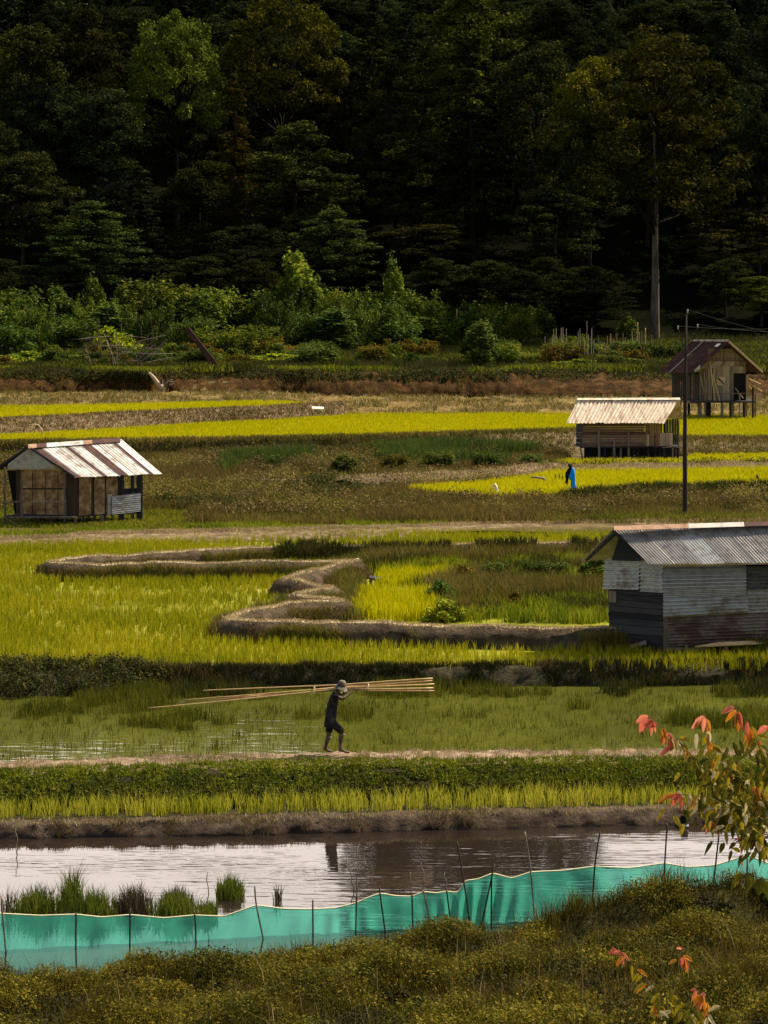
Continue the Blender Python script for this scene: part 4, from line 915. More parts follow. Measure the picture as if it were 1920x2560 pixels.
# ================================================================ HUTS
M['zinc'] = mat_sheet('zinc', (0.46, 0.46, 0.44), (0.13, 0.075, 0.05), 0.36, 0.5, 0.15, stain=(0.28, 0.26, 0.24))
M['zinc_dull'] = mat_sheet('zinc_dull', (0.33, 0.31, 0.285), (0.17, 0.13, 0.10), 0.30, 0.5, 0.1, stain=(0.16, 0.14, 0.125))
M['zinc_bright'] = mat_sheet('zinc_bright', (0.40, 0.41, 0.40), (0.20, 0.15, 0.115), 0.40, 0.45, 0.15, stain=(0.48, 0.46, 0.43))
M['zinc_wall'] = mat_sheet('zinc_wall', (0.42, 0.41, 0.39), (0.17, 0.13, 0.10), 0.28, 0.4, 0.6, stain=(0.26, 0.25, 0.24))
M['zinc_dark'] = mat_sheet('zinc_dark', (0.11, 0.105, 0.10), (0.05, 0.04, 0.035), 0.4, 0.6, 0.1, stain=(0.05, 0.047, 0.045))
M['rust'] = mat_sheet('rusty_sheet', (0.095, 0.035, 0.026), (0.045, 0.016, 0.013), 0.5, 0.8, 0.1, stain=(0.07, 0.03, 0.025))
M['rust_zinc'] = mat_sheet('half_rusted_sheet', (0.22, 0.175, 0.145), (0.095, 0.052, 0.038), 0.45, 0.65, 0.1, stretch=(1.2, 1.2, 2), stain=(0.16, 0.10, 0.075))
M['orange_rust'] = mat_sheet('orange_rust', (0.34, 0.21, 0.13), (0.19, 0.095, 0.055), 0.45, 0.8, 0.1, stain=(0.3, 0.18, 0.1))
M['tan_roof'] = mat_sheet('weathered_tan_roof', (0.70, 0.57, 0.43), (0.38, 0.26, 0.17), 0.38, 0.7, 0.0, stretch=(2.5, 0.8, 0.8), scale=1.1, stain=(0.44, 0.36, 0.28))
M['wood_dark'] = mat_wood('dark_board', [(0.010, 0.010, 0.012), (0.028, 0.028, 0.032), (0.06, 0.058, 0.058)], (0.6, 0.6, 9), 1.4)
M['wood_brown'] = mat_wood('brown_board', [(0.06, 0.034, 0.022), (0.15, 0.088, 0.056), (0.26, 0.165, 0.112)], (0.6, 0.6, 8), 1.2)
M['dark_brown'] = mat_wood('dark_brown_board', [(0.02, 0.013, 0.009), (0.05, 0.032, 0.022), (0.09, 0.06, 0.04)], (6, 6, 0.5), 1.2)
M['wood_grey'] = mat_wood('grey_board', [(0.08, 0.06, 0.042), (0.19, 0.15, 0.108), (0.31, 0.25, 0.185)], (6, 6, 0.5), 1.2)
M['wood_pale'] = mat_wood('pale_board', [(0.24, 0.16, 0.10), (0.42, 0.30, 0.19), (0.56, 0.43, 0.29)], (7, 7, 0.5), 1.2)
M['mat_panel'] = mat_noise('woven_bamboo_mat', [(0.09, 0.05, 0.022), (0.25, 0.155, 0.072), (0.52, 0.36, 0.19)], 2.6, 0.8, 0.5, 14, detail=8)
M['post'] = mat_wood('post_wood', [(0.05, 0.036, 0.026), (0.12, 0.09, 0.066), (0.22, 0.17, 0.125)], (4, 4, 0.7), 2)
M['post_dark'] = mat_wood('dark_post', [(0.012, 0.009, 0.008), (0.03, 0.022, 0.018), (0.05, 0.036, 0.03)], (4, 4, 0.7), 2)
M['shade_black'] = mat_plain('shade_and_eye_black', (0.012, 0.011, 0.011), 0.95, 0.05)  # near-black standing in for shade in openings and hollows, and for eyes
M['bamboo'] = mat_wood('bamboo', [(0.26, 0.17, 0.07), (0.46, 0.32, 0.13), (0.62, 0.47, 0.22)], (1.5, 1.5, 1.5), 2.5, 0.5, 0.3)
M['bamboo_red'] = mat_wood('reddish_bamboo', [(0.20, 0.09, 0.045), (0.34, 0.19, 0.10), (0.52, 0.36, 0.18)], (1.5, 1.5, 1.5), 2.5, 0.5, 0.3)
M['stick'] = mat_wood('dry_stick', [(0.10, 0.075, 0.05), (0.21, 0.165, 0.115), (0.34, 0.28, 0.21)], (3, 3, 3), 2)
M['stick_dark'] = mat_wood('dark_stick', [(0.025, 0.018, 0.012), (0.06, 0.045, 0.03), (0.10, 0.08, 0.055)], (3, 3, 3), 2)

def part(mb, name, mat, root, smooth=False, label=None):
    o = mb.build(name, mat, root, smooth)
    if label: o['label'] = label
    return o
def lerp(a, b, t): return Vector(a).lerp(Vector(b), t)

def roof_slope(root, roofname, e0, e1, r1, r0, sheets, pitch, amp, over=0.06, seed=3):
    """one slope of sheets laid side by side from eave edge e0-e1 up to ridge r0-r1"""
    holder = None; t = 0; r = random.Random(seed); tot = sum(s[0] for s in sheets); up = (Vector(e1) - Vector(e0)).cross(Vector(r0) - Vector(e0)).normalized()
    if up.z < 0: up = -up
    for i, (wd, mt) in enumerate(sheets):
        t1 = t + wd / tot; a, b = max(0, t - 0.006), min(1, t1 + 0.006)
        dz = up * (0.012 * (i % 2)); dn = [r.uniform(-.03, .05) for _ in range(2)]
        m = MB(); ea, eb = lerp(e0, e1, a), lerp(e0, e1, b); ra, rb = lerp(r0, r1, a), lerp(r0, r1, b)
        k = (ra - ea).normalized()
        m.corr(ea - k * dn[0] + dz, eb - k * dn[1] + dz, rb + dz, ra + dz, pitch, amp, 5, 0.0, i + seed)
        if holder is None: holder = part(m, roofname, M[mt], root)
        else: part(m, 'roof_sheet', M[mt], holder)
        t = t1
    return holder

# ---------------------------------------------------------------- nearest hut, at the right: zinc and boards
def big_hut():
    y0 = PY(1657, 1640, 70).y; A = P(1657, 1643, 0.93); yA = A.y
    yB = yA + 2.0; yC = yA + 2.6
    R = empty('zinc_hut', tuple(A), 'large shed of grey corrugated sheets over black boards, at the edge of the paddy', 'hut')
    def W(u, v, y): return PY(u, v, y)
    FL0, FL1 = W(1657, 1545, yA), W(1657, 1412, yA)                       # corner: boards top, eave
    def fr(u): return yA + (u - 1657) / 300 * 1.05                        # the front wall recedes to the right
    # end wall: black boards below, two zinc sheets above
    m = MB(); a, b = W(1657, 1632, yA), W(1521, 1621, yB); c, d = W(1521, 1468, yB), W(1657, 1478, yA)
    m.boards(d, a, b, c, 9, 0.03, 0.012, 0.02, 4); e = part(m, 'end_wall', M['wood_dark'], R)
    m = MB(); o_ = Vector((.05, .10, 0)); m.slab(a + o_, b + o_, c + o_, d + o_, .02); part(m, 'shade_backing', M['shade_black'], e)  # dark sheet added so the gaps between boards read as shade
    m = MB(); m.slab(W(1524, 1505, yB - .08), W(1541, 1506, yB - .32), W(1541, 1478, yB - .32), W(1524, 1476, yB - .08), .02); part(m, 'patch_board', M['wood_grey'], e)
    m = MB(); m.corr(W(1599, 1399, yA + .82), W(1597, 1474, yA + .80), W(1507, 1472, yB + .02), W(1512, 1397, yB + .02), 0.125, 0.030, 3, 0, 1); part(m, 'wall_sheet', M['zinc'], e)
    m = MB(); m.corr(W(1657, 1406, yA - .04), W(1657, 1482, yA - .04), W(1600, 1478, yA + .80), W(1600, 1400, yA + .80), 0.125, 0.030, 3, 0, 2); part(m, 'wall_sheet', M['zinc'], e)
    # dark board painting the shade of the loft inside the open gable
    m = MB(); m.slab(W(1530, 1400, yB - .4), W(1648, 1405, yA + .3), W(1600, 1360, yA + .9), W(1548, 1345, yA + 1.5), .02); part(m, 'loft_shade_board', M['wood_dark'], R)
    # front wall
    m = MB(); m.corr(W(1657, 1416, yA), W(1657, 1546, yA), W(1866, 1534, fr(1866)), W(1866, 1414, fr(1866)), 0.115, 0.036, 8, 0, 5); f = part(m, 'front_wall', M['zinc_wall'], R, label='large grey corrugated sheet of the front wall')
    m = MB(); m.corr(W(1658, 1497, yA - .05), W(1658, 1545, yA - .09), W(1871, 1530, fr(1871) - .09), W(1869, 1490, fr(1869) - .05), 0.115, 0.036, 8, 0, 5); part(m, 'wall_sheet', M['zinc_bright'], f)
    m = MB(); m.corr(W(1867, 1416, fr(1867) + .06), W(1867, 1478, fr(1867) + .06), W(2300, 1462, fr(2300) + .06), W(2300, 1410, fr(2300) + .06), 0.115, 0.034, 8, 0, 6); part(m, 'wall_sheet', M['zinc_dark'], f)
    m = MB(); m.corr(W(1867, 1476, fr(1867) + .03), W(1867, 1538, fr(1867) + .03), W(2300, 1518, fr(2300) + .03), W(2300, 1460, fr(2300) + .03), 0.115, 0.034, 8, 0, 8); part(m, 'wall_sheet', M['zinc_dull'], f)
    m = MB(); m.corr(W(1658, 1543, yA + .05), W(1658, 1616, yA + .03), W(2300, 1594, fr(2300) + .03), W(2300, 1515, fr(2300) + .05), 0.115, 0.036, 10, 0, 7); part(m, 'wall_sheet', M['rust_zinc'], f, label='rust-stained corrugated sheet at the foot of the front wall')
    # roof
    e0, e1 = W(1622, 1411, yA - .45), W(2330, 1404, fr(2330) - .45); r0, r1 = W(1534, 1322, yA + .95), W(2240, 1300, fr(2240) + .95)
    sh = [(1, 'zinc_dull')] * 2 + [(1, 'zinc')] + [(1, 'zinc_dull')] * 3 + [(1, 'zinc')] + [(1, 'zinc_dull')] * 4
    roof_slope(R, 'roof', e0, e1, r1, r0, sh, 0.105, 0.020)
    m = MB(); be0, be1 = W(1455, 1402, yA + 2.35), W(2160, 1385, fr(2160) + 2.5); n = 6
    m.slab(r0, r1, be1, be0, .015); part(m, 'back_roof', M['zinc_dull'], R)
    for u0, u1, mt in ((1534, 1722, 'orange_rust'), (1720, 1862, 'zinc_dull'), (1858, 2235, 'rust')):
        v = lambda u: 1322 - (u - 1534) / 706 * 22
        m = MB(); p0, p1 = W(u0, v(u0) - 2, fr(u0) + .9), W(u1, v(u1) - 2, fr(u1) + .9)
        m.slab(p0 + Vector((0, -.13, -.07)), p1 + Vector((0, -.13, -.07)), p1 + Vector((0, .04, .05)), p0 + Vector((0, .04, .05)), .012)
        m.slab(p0 + Vector((0, .03, .05)), p1 + Vector((0, .03, .05)), p1 + Vector((0, .25, -.08)), p0 + Vector((0, .25, -.08)), .012)
        part(m, 'ridge_cap', M[mt], R)
    for (ua, va, ya), (ub, vb, yb) in (((1534, 1330, yA + .98), (1640, 1408, yA - .1)), ((1540, 1332, yA + 1.1), (1465, 1402, yA + 2.2))):
        m = MB(); m.beam(W(ua, va, ya), W(ub, vb, yb), .06, .08); part(m, 'rafter', M['wood_dark'], R)
    # inside, floor and posts
    m = MB(); m.slab(W(1530, 1612, yB + .1), W(1660, 1622, yA + .1), W(2300, 1600, fr(2300) + .1), W(2200, 1560, fr(2200) + 2.5), .05); part(m, 'floor', M['wood_dark'], R)
    m = MB(); m.slab(W(1560, 1420, yA + 2.6), W(2300, 1400, fr(2300) + 2.6), W(2300, 1590, fr(2300) + 2.6), W(1560, 1600, yA + 2.6), .03); part(m, 'back_wall', M['wood_dark'], R)
    for u, vt, vb, y, wd, mt in ((1664, 1545, 1648, yA - .02, .13, 'post'), (1716, 1612, 1644, fr(1716), .1, 'wood_grey'), (1815, 1606, 1640, fr(1815), .1, 'wood_grey'), (1533, 1610, 1634, yB, .16, 'wood_dark'), (1596, 1620, 1640, yA + 1, .1, 'wood_dark'), (1625, 1620, 1641, yA + .6, .1, 'wood_dark'), (1900, 1600, 1636, fr(1900), .1, 'wood_grey'), (2000, 1600, 1632, fr(2000), .1, 'wood_dark'), (1760, 1600, 1640, fr(1760) + 1.6, .12, 'wood_dark'), (1860, 1600, 1636, fr(1860) + 1.6, .12, 'wood_dark')):
        m = MB(); b = W(u, vb, y); b.z = min(b.z, 0.88); m.beam(b, W(u, vt, y), wd, wd * .8); part(m, 'post', M[mt], R)
    m = MB(); m.beam(W(1885, 1575, fr(1885) - .14), W(1885, 1642, fr(1885) - .14), .035); part(m, 'pole', M['stick_dark'], R)
    m = MB(); m.beam(W(1660, 1622, yA + .1), W(1760, 1625, fr(1760) + .1), .09, .12); part(m, 'sill_beam', M['wood_grey'], R)
    m = MB(); m.beam(W(1560, 1622, yB - .5), W(1615, 1606, yA + .5), .05, .12); part(m, 'brace', M['wood_grey'], R)
    # bamboo shelf along the front
    B = []
    m = MB()
    for k in range(7): m.tube([W(1738 + k * 9, 1617 - k * 1.6, fr(1740) - .30 + k * .05), W(2200, 1594 - k, fr(2200) - .30 + k * .05)], [.03, .025], 6)
    part(m, 'bamboo_shelf', M['bamboo'], R)
    return R
big_hut()

# ---------------------------------------------------------------- hut at the left: striped roof, mat walls, porch
def left_hut():
    A = PM(196, 1313); yA = A.y; W = PY
    R = empty('mat_walled_hut', tuple(A), 'stilt hut with a rust-and-white striped roof, woven mat walls and a railed porch', 'hut')
    yR = yA + 1.9; yL = yA + 1.0
    def sd(u): return yA + (u - 196) / 155 * 1.9           # long side
    def gb(u): return yA + (196 - u) / 150 * 1.0           # gable wall
    e0, e1 = W(186, 1194, yA - .5), W(404, 1184, yR + .5); r0, r1 = W(82, 1118, yA + .55), W(303, 1098, yR + 1.4)
    sh = [(.7, 'rust'), (1.6, 'zinc_bright'), (.8, 'zinc_dull'), (.45, 'rust'), (1.3, 'zinc_bright'), (.95, 'rust'), (.8, 'zinc_bright'), (.8, 'zinc_dull'), (.75, 'zinc_bright'), (.3, 'rust'), (1.0, 'zinc')]
    roof_slope(R, 'roof', e0, e1, r1, r0, sh, 0.2, 0.008, seed=9)
    m = MB(); m.slab(W(70, 1114, yA + .5), W(300, 1097, yR + 1.5), W(220, 1150, yR + 3.2), W(-12, 1176, yA + 1.7), .02); part(m, 'back_roof', M['rust'], R)
    for a, b, mt in ((0, .10, 'orange_rust'), (.09, .2, 'rust'), (.19, .60, 'zinc_bright'), (.59, .70, 'orange_rust'), (.69, 1.0, 'rust')):
        m = MB(); p = lerp(W(70, 1114, yA + .5), W(300, 1098, yR + 1.4), a); q = lerp(W(70, 1114, yA + .5), W(300, 1098, yR + 1.4), b)
        m.slab(p + Vector((.05, -.25, -.13)), q + Vector((.05, -.25, -.13)), q + Vector((0, 0, .05)), p + Vector((0, 0, .05)), .02); part(m, 'ridge_cap', M[mt], R)
    # gable: sheet in the triangle, barge edges
    m = MB(); tri = [W(18, 1173, gb(18) - .25), W(140, 1172, gb(140) - .25), W(138, 1166, gb(138) - .25), W(72, 1120, gb(72) - .25), W(20, 1160, gb(20) - .25)]
    nn = Vector((.5, .86, 0)) * .03
    m.add(tri + [p + nn for p in tri], [(0, 1, 2, 3, 4), (9, 8, 7, 6, 5)] + [(i, i + 5, (i + 1) % 5 + 5, (i + 1) % 5) for i in range(5)])
    part(m, 'gable_sheet', M['zinc_dull'], R)
    for p, q in ((W(72, 1116, yA + .4), W(-8, 1170, yA + 1.4)), (W(72, 1118, yA + .4), W(186, 1192, yA - .45))):
        m = MB(); m.beam(p, q, .05, .1); part(m, 'barge_board', M['wood_dark'], R)
    # gable wall of woven mats, two rows of panels
    cols = [(52, 80), (82, 112), (114, 144), (146, 160)]
    m = MB(); m.slab(W(40, 1174, gb(40) + .05), W(196, 1186, gb(196) + .05), W(196, 1293, gb(196) + .05), W(40, 1293, gb(40) + .05), .04); g = part(m, 'gable_wall', M['dark_brown'], R)
    for u0, u1 in cols:
        for v0, v1 in ((1176, 1220), (1224, 1292)):
            m = MB(); m.slab(W(u0, v0, gb(u0)), W(u1, v0, gb(u1)), W(u1, v1, gb(u1)), W(u0, v1, gb(u0)), .02); part(m, 'mat_panel', M['mat_panel'], g)
    # long wall
    m = MB(); m.slab(W(197, 1190, sd(197) + .06), W(306, 1186, sd(306) + .06), W(306, 1284, sd(306) + .06), W(197, 1292, sd(197) + .06), .04); lw = part(m, 'side_wall', M['dark_brown'], R)
    for u0, u1, mt in ((198, 228, 'mat_panel'), (236, 262, 'mat_panel'), (266, 294, 'mat_panel')):
        m = MB(); m.slab(W(u0, 1192 - (u0 - 196) * .03, sd(u0)), W(u1, 1192 - (u1 - 196) * .03, sd(u1)), W(u1, 1288 - (u1 - 196) * .06, sd(u1)), W(u0, 1290 - (u0 - 196) * .06, sd(u0)), .02); part(m, 'mat_panel', M[mt], lw)
    m = MB(); m.slab(W(269, 1236, sd(269) - .05), W(281, 1235, sd(281) - .05), W(281, 1286, sd(281) - .05), W(269, 1288, sd(269) - .05), .02); part(m, 'grey_board', M['zinc_dull'], lw)
    # open end bay
    for u in (306, 331, 349):
        m = MB(); wd = .16 if u < 340 else .3
        m.beam(W(u, 1186, sd(u)), W(u, 1300, sd(u)), wd, .1); part(m, 'post', M['wood_dark'], R)
    m = MB(); m.slab(W(306, 1222, sd(306) + .1), W(350, 1220, sd(350) + .1), W(350, 1246, sd(350) + .1), W(306, 1248, sd(306) + .1), .04); part(m, 'inner_rail_board', M['wood_dark'], R)
    m = MB(); m.corr(W(280, 1240, sd(280) - .12), W(280, 1286, sd(280) - .12), W(352, 1278, sd(352) - .12), W(352, 1232, sd(352) - .12), .10, .016, 4, 0, 3); part(m, 'low_sheet', M['zinc_bright'], R, label='corrugated sheet closing the lower half of the open bay')
    # floor, stilts
    m = MB(); m.slab(W(10, 1292, yA + .2), W(196, 1293, yA), W(352, 1283, sd(352)), W(180, 1276, yA + 3.2), .07); part(m, 'floor', M['wood_dark'], R)
    for i, (u, y) in enumerate([(30, gb(30)), (52, gb(52)), (78, gb(78)), (88, gb(88)), (102, gb(102)), (112, gb(112)), (128, gb(128)), (143, gb(143)), (165, gb(165)), (188, yA), (208, sd(208)), (236, sd(236)), (252, sd(252)), (262, sd(262)), (300, sd(300)), (330, sd(330)), (350, sd(350)), (120, yA + 2.6), (220, yA + 3), (280, yA + 3)]):
        m = MB(); t = W(u, 1290 - max(0, u - 196) * .06, y); b = t.copy(); b.z = marsh_z(y) - .15; b.x += .05 * math.sin(i * 7); m.beam(b, t, .12, .12); part(m, 'stilt', M['post' if i % 3 == 0 else 'wood_dark'], R)
    # porch posts and rails
    yP = yA - .35
    posts = []
    for u, vt, vb in ((12, 1168, 1320), (53, 1200, 1314), (162, 1176, 1304)):
        m = MB(); p = [W(u + 1.5 * math.sin(k * 2.2), vt + (vb - vt) * k / 5, yP + .2) for k in range(6)]; m.tube(p, .055, 7); part(m, 'porch_post', M['post'], R)
    m = MB(); m.tube([W(8, 1257, yP), W(53, 1254, yP)], .045, 6); part(m, 'rail', M['post'], R)
    m = MB(); m.tube([W(75, 1254, yP), W(165, 1254, yP)], .035, 6); part(m, 'rail', M['stick'], R)
    m = MB(); m.tube([W(8, 1294, yP), W(190, 1293, yP)], .06, 6); part(m, 'floor_edge', M['post'], R)
    m = MB(); m.tube([W(24, 1302, yP), W(48, 1316, yP - .1)], .03, 5); part(m, 'brace', M['stick'], R)
    m = MB(); m.slab(W(18, 1176, yA + 1.6), W(44, 1176, yA + 1.4), W(44, 1290, yA + 1.4), W(38, 1290, yA + 1.6), .03); part(m, 'inside_shade_sheet', M['shade_black'], R)  # near-black sheet painting the shade inside the hut
left_hut()

# ---------------------------------------------------------------- small hut in the middle distance: pale tan roof
def mid_hut():
    y = PM(1500, 1152).y; W = PY
    R = empty('tan_roofed_hut', tuple(W(1560, 1150, y)), 'small brown plank hut on stilts under a pale tan roof', 'hut')
    e0, e1, r0, r1 = W(1416, 1057, y - .7), W(1661, 1058, y - 1.0), W(1445, 999, y + .8), W(1698, 998, y + .5)
    roof_slope(R, 'roof', e0, e1, r1, r0, [(1, 'tan_roof')] * 10, 0.24, 0.026, seed=5)
    m = MB(); m.slab(r0, r1, r1 + Vector((.5, 1.9, -1.3)), r0 + Vector((.5, 1.9, -1.3)), .02); part(m, 'back_roof', M['tan_roof'], R)
    m = MB(); m.slab(r0 + Vector((-.05, -.15, -.04)), r1 + Vector((.05, -.15, -.04)), r1 + Vector((.05, .12, .07)), r0 + Vector((-.05, .12, .07)), .03); part(m, 'ridge_cap', M['tan_roof'], R)
    m = MB(); m.boards(W(1457, 1120, y), W(1457, 1056, y), W(1612, 1056, y), W(1612, 1120, y), 8, .03, .01, .02, 3); f = part(m, 'front_wall', M['wood_brown'], R)
    m = MB(); m.boards(W(1613, 1056, y + .02), W(1656, 1056, y + .02), W(1656, 1118, y + .02), W(1613, 1118, y + .02), 8, .03, .01, .02, 6); part(m, 'plank_wall', M['wood_brown'], R)
    m = MB(); m.slab(W(1616, 1086, y - .05), W(1623, 1086, y - .05), W(1623, 1117, y - .05), W(1616, 1117, y - .05), .02); part(m, 'pale_board', M['wood_pale'], f)
    m = MB(); m.boards(W(1650, 1083, y - .1), W(1682, 1083, y - .1), W(1682, 1115, y - .1), W(1650, 1116, y - .1), 7, .02, .005, .008, 8); part(m, 'porch_panel', M['wood_pale'], R, label='pale vertical plank panel closing the porch corner')
    m = MB(); m.boards(W(1658, 1050, y + 1.2), W(1697, 1046, y + 1.2), W(1697, 1112, y + 1.2), W(1658, 1112, y + 1.2), 7, .03, .02, .02, 2); part(m, 'end_wall', M['wood_dark'], R)
    m = MB(); m.boards(W(1457, 1057, y + .06), W(1457, 1118, y + .06), W(1440, 1116, y + 2), W(1440, 1060, y + 2), 6, .03, .01, .02, 2); part(m, 'side_wall', M['wood_dark'], R)
    m = MB(); m.slab(W(1450, 1120, y - .1), W(1690, 1117, y - .3), W(1704, 1114, y + 1.6), W(1455, 1113, y + 2), .06); part(m, 'floor', M['wood_dark'], R)
    m = MB(); m.beam(W(1655, 1119, y - .3), W(1703, 1115, y - .3), .10, .06); part(m, 'porch_edge', M['wood_grey'], R)
    for u, vt in ((1497, 1076), (1535, 1102), (1571, 1076)):
        m = MB(); m.beam(W(u + 1, 1153, y - .12), W(u, vt, y - .12), .13, .10); part(m, 'upright', M['wood_grey'], R)
    for v, u0, u1 in ((1091, 1460, 1612), (1103, 1500, 1545)):
        m = MB(); m.beam(W(u0, v, y - .05), W(u1, v, y - .05), .05, .06); part(m, 'rail', M['wood_grey'], R)
    for i, (u, dy) in enumerate([(1457, 0), (1512, 0), (1530, .3), (1552, 0), (1560, 1.6), (1585, 0), (1595, .2), (1620, 0), (1638, .2), (1650, 0), (1660, -.3), (1664, .1), (1682, -.3), (1696, -.2), (1480, 1.8), (1600, 1.9), (1640, 1.9), (1693, 1.4)]):
        m = MB(); b = W(u, 1152, y + dy); b.z = marsh_z(y) + .0; m.beam(b, W(u + (6 if i == 0 else 0) * -1, 1119, y + dy), .10, .10); part(m, 'stilt', M['wood_grey' if i in (0, 3, 12) else 'wood_dark'], R)
    for u, vt in ((1665, 1052), (1697, 1050)):
        m = MB(); m.beam(W(u, 1116, y - .3), W(u, vt, y - .2), .06, .06); part(m, 'porch_post', M['wood_grey'], R)
    m = MB(); m.slab(W(1460, 1118, y + 2.0), W(1690, 1116, y + 2.0), W(1690, 1150, y + 2.0), W(1460, 1150, y + 2.0), .03); part(m, 'back_boards', M['wood_dark'], R)
mid_hut()

# ---------------------------------------------------------------- far hut on high stilts
def far_hut():
    y = 184.5; W = PY; yb = y + 4.5
    R = empty('stilt_hut', (W(1800, 1055, y).x, y, 2.5), 'tall grey wooden stilt hut with a dark red rusty roof before the forest', 'hut')
    e0, e1, r1, r0 = W(1737, 932, y - .8), W(1644, 931, yb), W(1730, 852, yb), W(1822, 853, y - .8)
    roof_slope(R, 'roof', e0, e1, r1, r0, [(1.2, 'rust'), (1.2, 'rust'), (.12, 'zinc'), (1, 'rust'), (.9, 'rust'), (.15, 'zinc_dull'), (1, 'rust'), (1, 'rust')], .2, .025, seed=4)
    m = MB(); m.slab(r0, r1, W(1815, 928, yb), W(1907, 931, y - .8), .03); part(m, 'back_roof', M['rust'], R)
    m = MB(); m.slab(W(1729, 853, yb), W(1822, 854, y - .8), W(1822, 849, y - .8), W(1729, 849, yb), .1); part(m, 'ridge_cap', M['zinc_bright'], R)
    m = MB(); m.beam(W(1823, 854, y - .85), W(1907, 930, y - .85), .06, .16); part(m, 'barge_board', M['wood_pale'], R)
    m = MB(); m.slab(W(1738, 930, y - .82), W(1751, 922, y - .82), W(1750, 912, y - .82), W(1735, 926, y - .82), .02); part(m, 'roof_patch', M['zinc_bright'], R)
    for (u, v, tt) in ((1773, 872, .1),):
        m = MB(); p = lerp(e0, r0, .78) + (Vector(e1) - Vector(e0)) * .07 + Vector((-.1, -.1, .12)); q = (Vector(r0) - Vector(e0)).normalized(); s = (Vector(e1) - Vector(e0)).normalized()
        m.slab(p, p + s * .5, p + s * .5 + q * .35, p + q * .35, .02); part(m, 'roof_patch', M['zinc_bright'], R)
    # gable wall: boards, a door, a near-black sheet painting the doorway's shade
    m = MB(); L = [W(1747, 932, y), W(1747, 1006, y), W(1865, 1006, y), W(1865, 915, y), W(1820, 866, y)]
    m.add(L + [p + Vector((0, .05, 0)) for p in L], [(0, 1, 2, 3, 4), (9, 8, 7, 6, 5)] + [(i, i + 5, (i + 1) % 5 + 5, (i + 1) % 5) for i in range(5)]); part(m, 'gable_wall', M['wood_dark'], R)
    m = MB(); m.boards(W(1748, 922, y - .03), W(1865, 914, y - .03), W(1865, 903, y - .03), W(1768, 903, y - .03), 10, .03, .01, .01, 1)
    m.boards(W(1770, 902, y - .03), W(1770, 872, y - .03), W(1842, 872, y - .03), W(1862, 902, y - .03), 5, .03, .012, .012, 2)
    m.boards(W(1748, 924, y - .03), W(1780, 915, y - .03), W(1780, 1004, y - .03), W(1748, 1004, y - .03), 6, .03, .02, .02, 3)
    m.boards(W(1782, 915, y - .03), W(1834, 914, y - .03), W(1834, 1004, y - .03), W(1782, 1004, y - .03), 7, .03, .012, .012, 4); part(m, 'wall_boards', M['wood_grey'], R)
    m = MB(); m.boards(W(1793, 916, y - .08), W(1832, 916, y - .08), W(1832, 1003, y - .08), W(1793, 1003, y - .08), 5, .03, .008, .006, 5); d = part(m, 'door', M['wood_grey'], R)
    m = MB(); m.slab(W(1791, 941, y - .13), W(1813, 943, y - .13), W(1812, 964, y - .13), W(1792, 963, y - .13), .02); part(m, 'shutter', M['wood_pale'], d)
    m = MB(); m.beam(W(1794, 944, y - .17), W(1811, 961, y - .17), .03, .10); part(m, 'bar', M['wood_dark'], d)
    m = MB(); m.slab(W(1835, 934, y - .06), W(1864, 934, y - .06), W(1864, 1004, y - .06), W(1835, 1004, y - .06), .02); part(m, 'doorway', M['shade_black'], R)
    m = MB(); m.boards(W(1834, 916, y - .07), W(1865, 916, y - .07), W(1865, 933, y - .07), W(1834, 933, y - .07), 5, .03, .01, .01, 5); part(m, 'lintel_boards', M['wood_grey'], R)
    m = MB(); m.boards(W(1747, 1006, y + .05), W(1680, 1000, yb), W(1680, 925, yb), W(1747, 932, y + .05), 16, .03, .08, .02, 6); part(m, 'side_wall', M['wood_dark'], R)
    # platform, rail, stilts, poles leaning on the wall
    m = MB(); m.slab(W(1740, 1007, y - 1.1), W(1888, 1007, y - 1.1), W(1880, 1000, y + 2.6), W(1676, 999, yb), .12); part(m, 'platform', M['wood_dark'], R)
    m = MB(); m.tube([W(1745, 985, y - 1.0), W(1888, 983, y - 1.0)], .04, 6); part(m, 'rail', M['post'], R)
    for i, (u, vt, dy, wd, mt) in enumerate([(1763, 962, -1.0, .12, 'post'), (1849, 985, -1.0, .10, 'wood_grey'), (1882, 968, -1.0, .14, 'post_dark'), (1888, 985, -.6, .1, 'post'), (1749, 1006, -.2, .3, 'wood_grey'), (1771, 1006, .3, .36, 'wood_dark'), (1805, 1006, -.6, .2, 'wood_grey'), (1825, 1006, -.3, .12, 'wood_dark'), (1830, 1006, -.2, .26, 'wood_grey'), (1859, 1006, 0, .14, 'wood_dark'), (1864, 1006, .1, .25, 'wood_grey'), (1700, 1000, 4, .2, 'wood_dark'), (1722, 1002, 3, .2, 'wood_dark'), (1860, 1002, 4, .2, 'wood_dark')]):
        m = MB(); b = W(u, 1054, y + dy); b.z = 2.35; m.beam(b, W(u, vt, y + dy), wd, wd * .8); part(m, 'post' if i < 4 else 'stilt', M[mt], R)
    for i, (u0, v0, u1, v1) in enumerate([(1775, 905, 1788, 1005), (1782, 935, 1800, 1004), (1750, 935, 1762, 990), (1760, 930, 1768, 985), (1838, 970, 1858, 996)]):
        m = MB(); m.tube([W(u0, v0, y - .15), W(u1, v1, y - .6)], .045, 6); part(m, 'leaning_pole', M['bamboo' if i < 2 else 'stick'], R)
    for a in [((1866, 944), (1902, 960)), ((1866, 955), (1905, 978)), ((1868, 945), (1869, 985)), ((1870, 962), (1878, 972))]:
        m = MB(); m.tube([W(*a[0], y + .2), W(*a[1], y + .5)], .04, 6); part(m, 'stair_rail', M['bamboo'], R)
    for k in range(4):
        m = MB(); m.beam(W(1868, 985 + k * 5, y + 1.3), W(1905, 986 + k * 5, y + 1.5), .1, .08); part(m, 'step', M['wood_pale'], R)
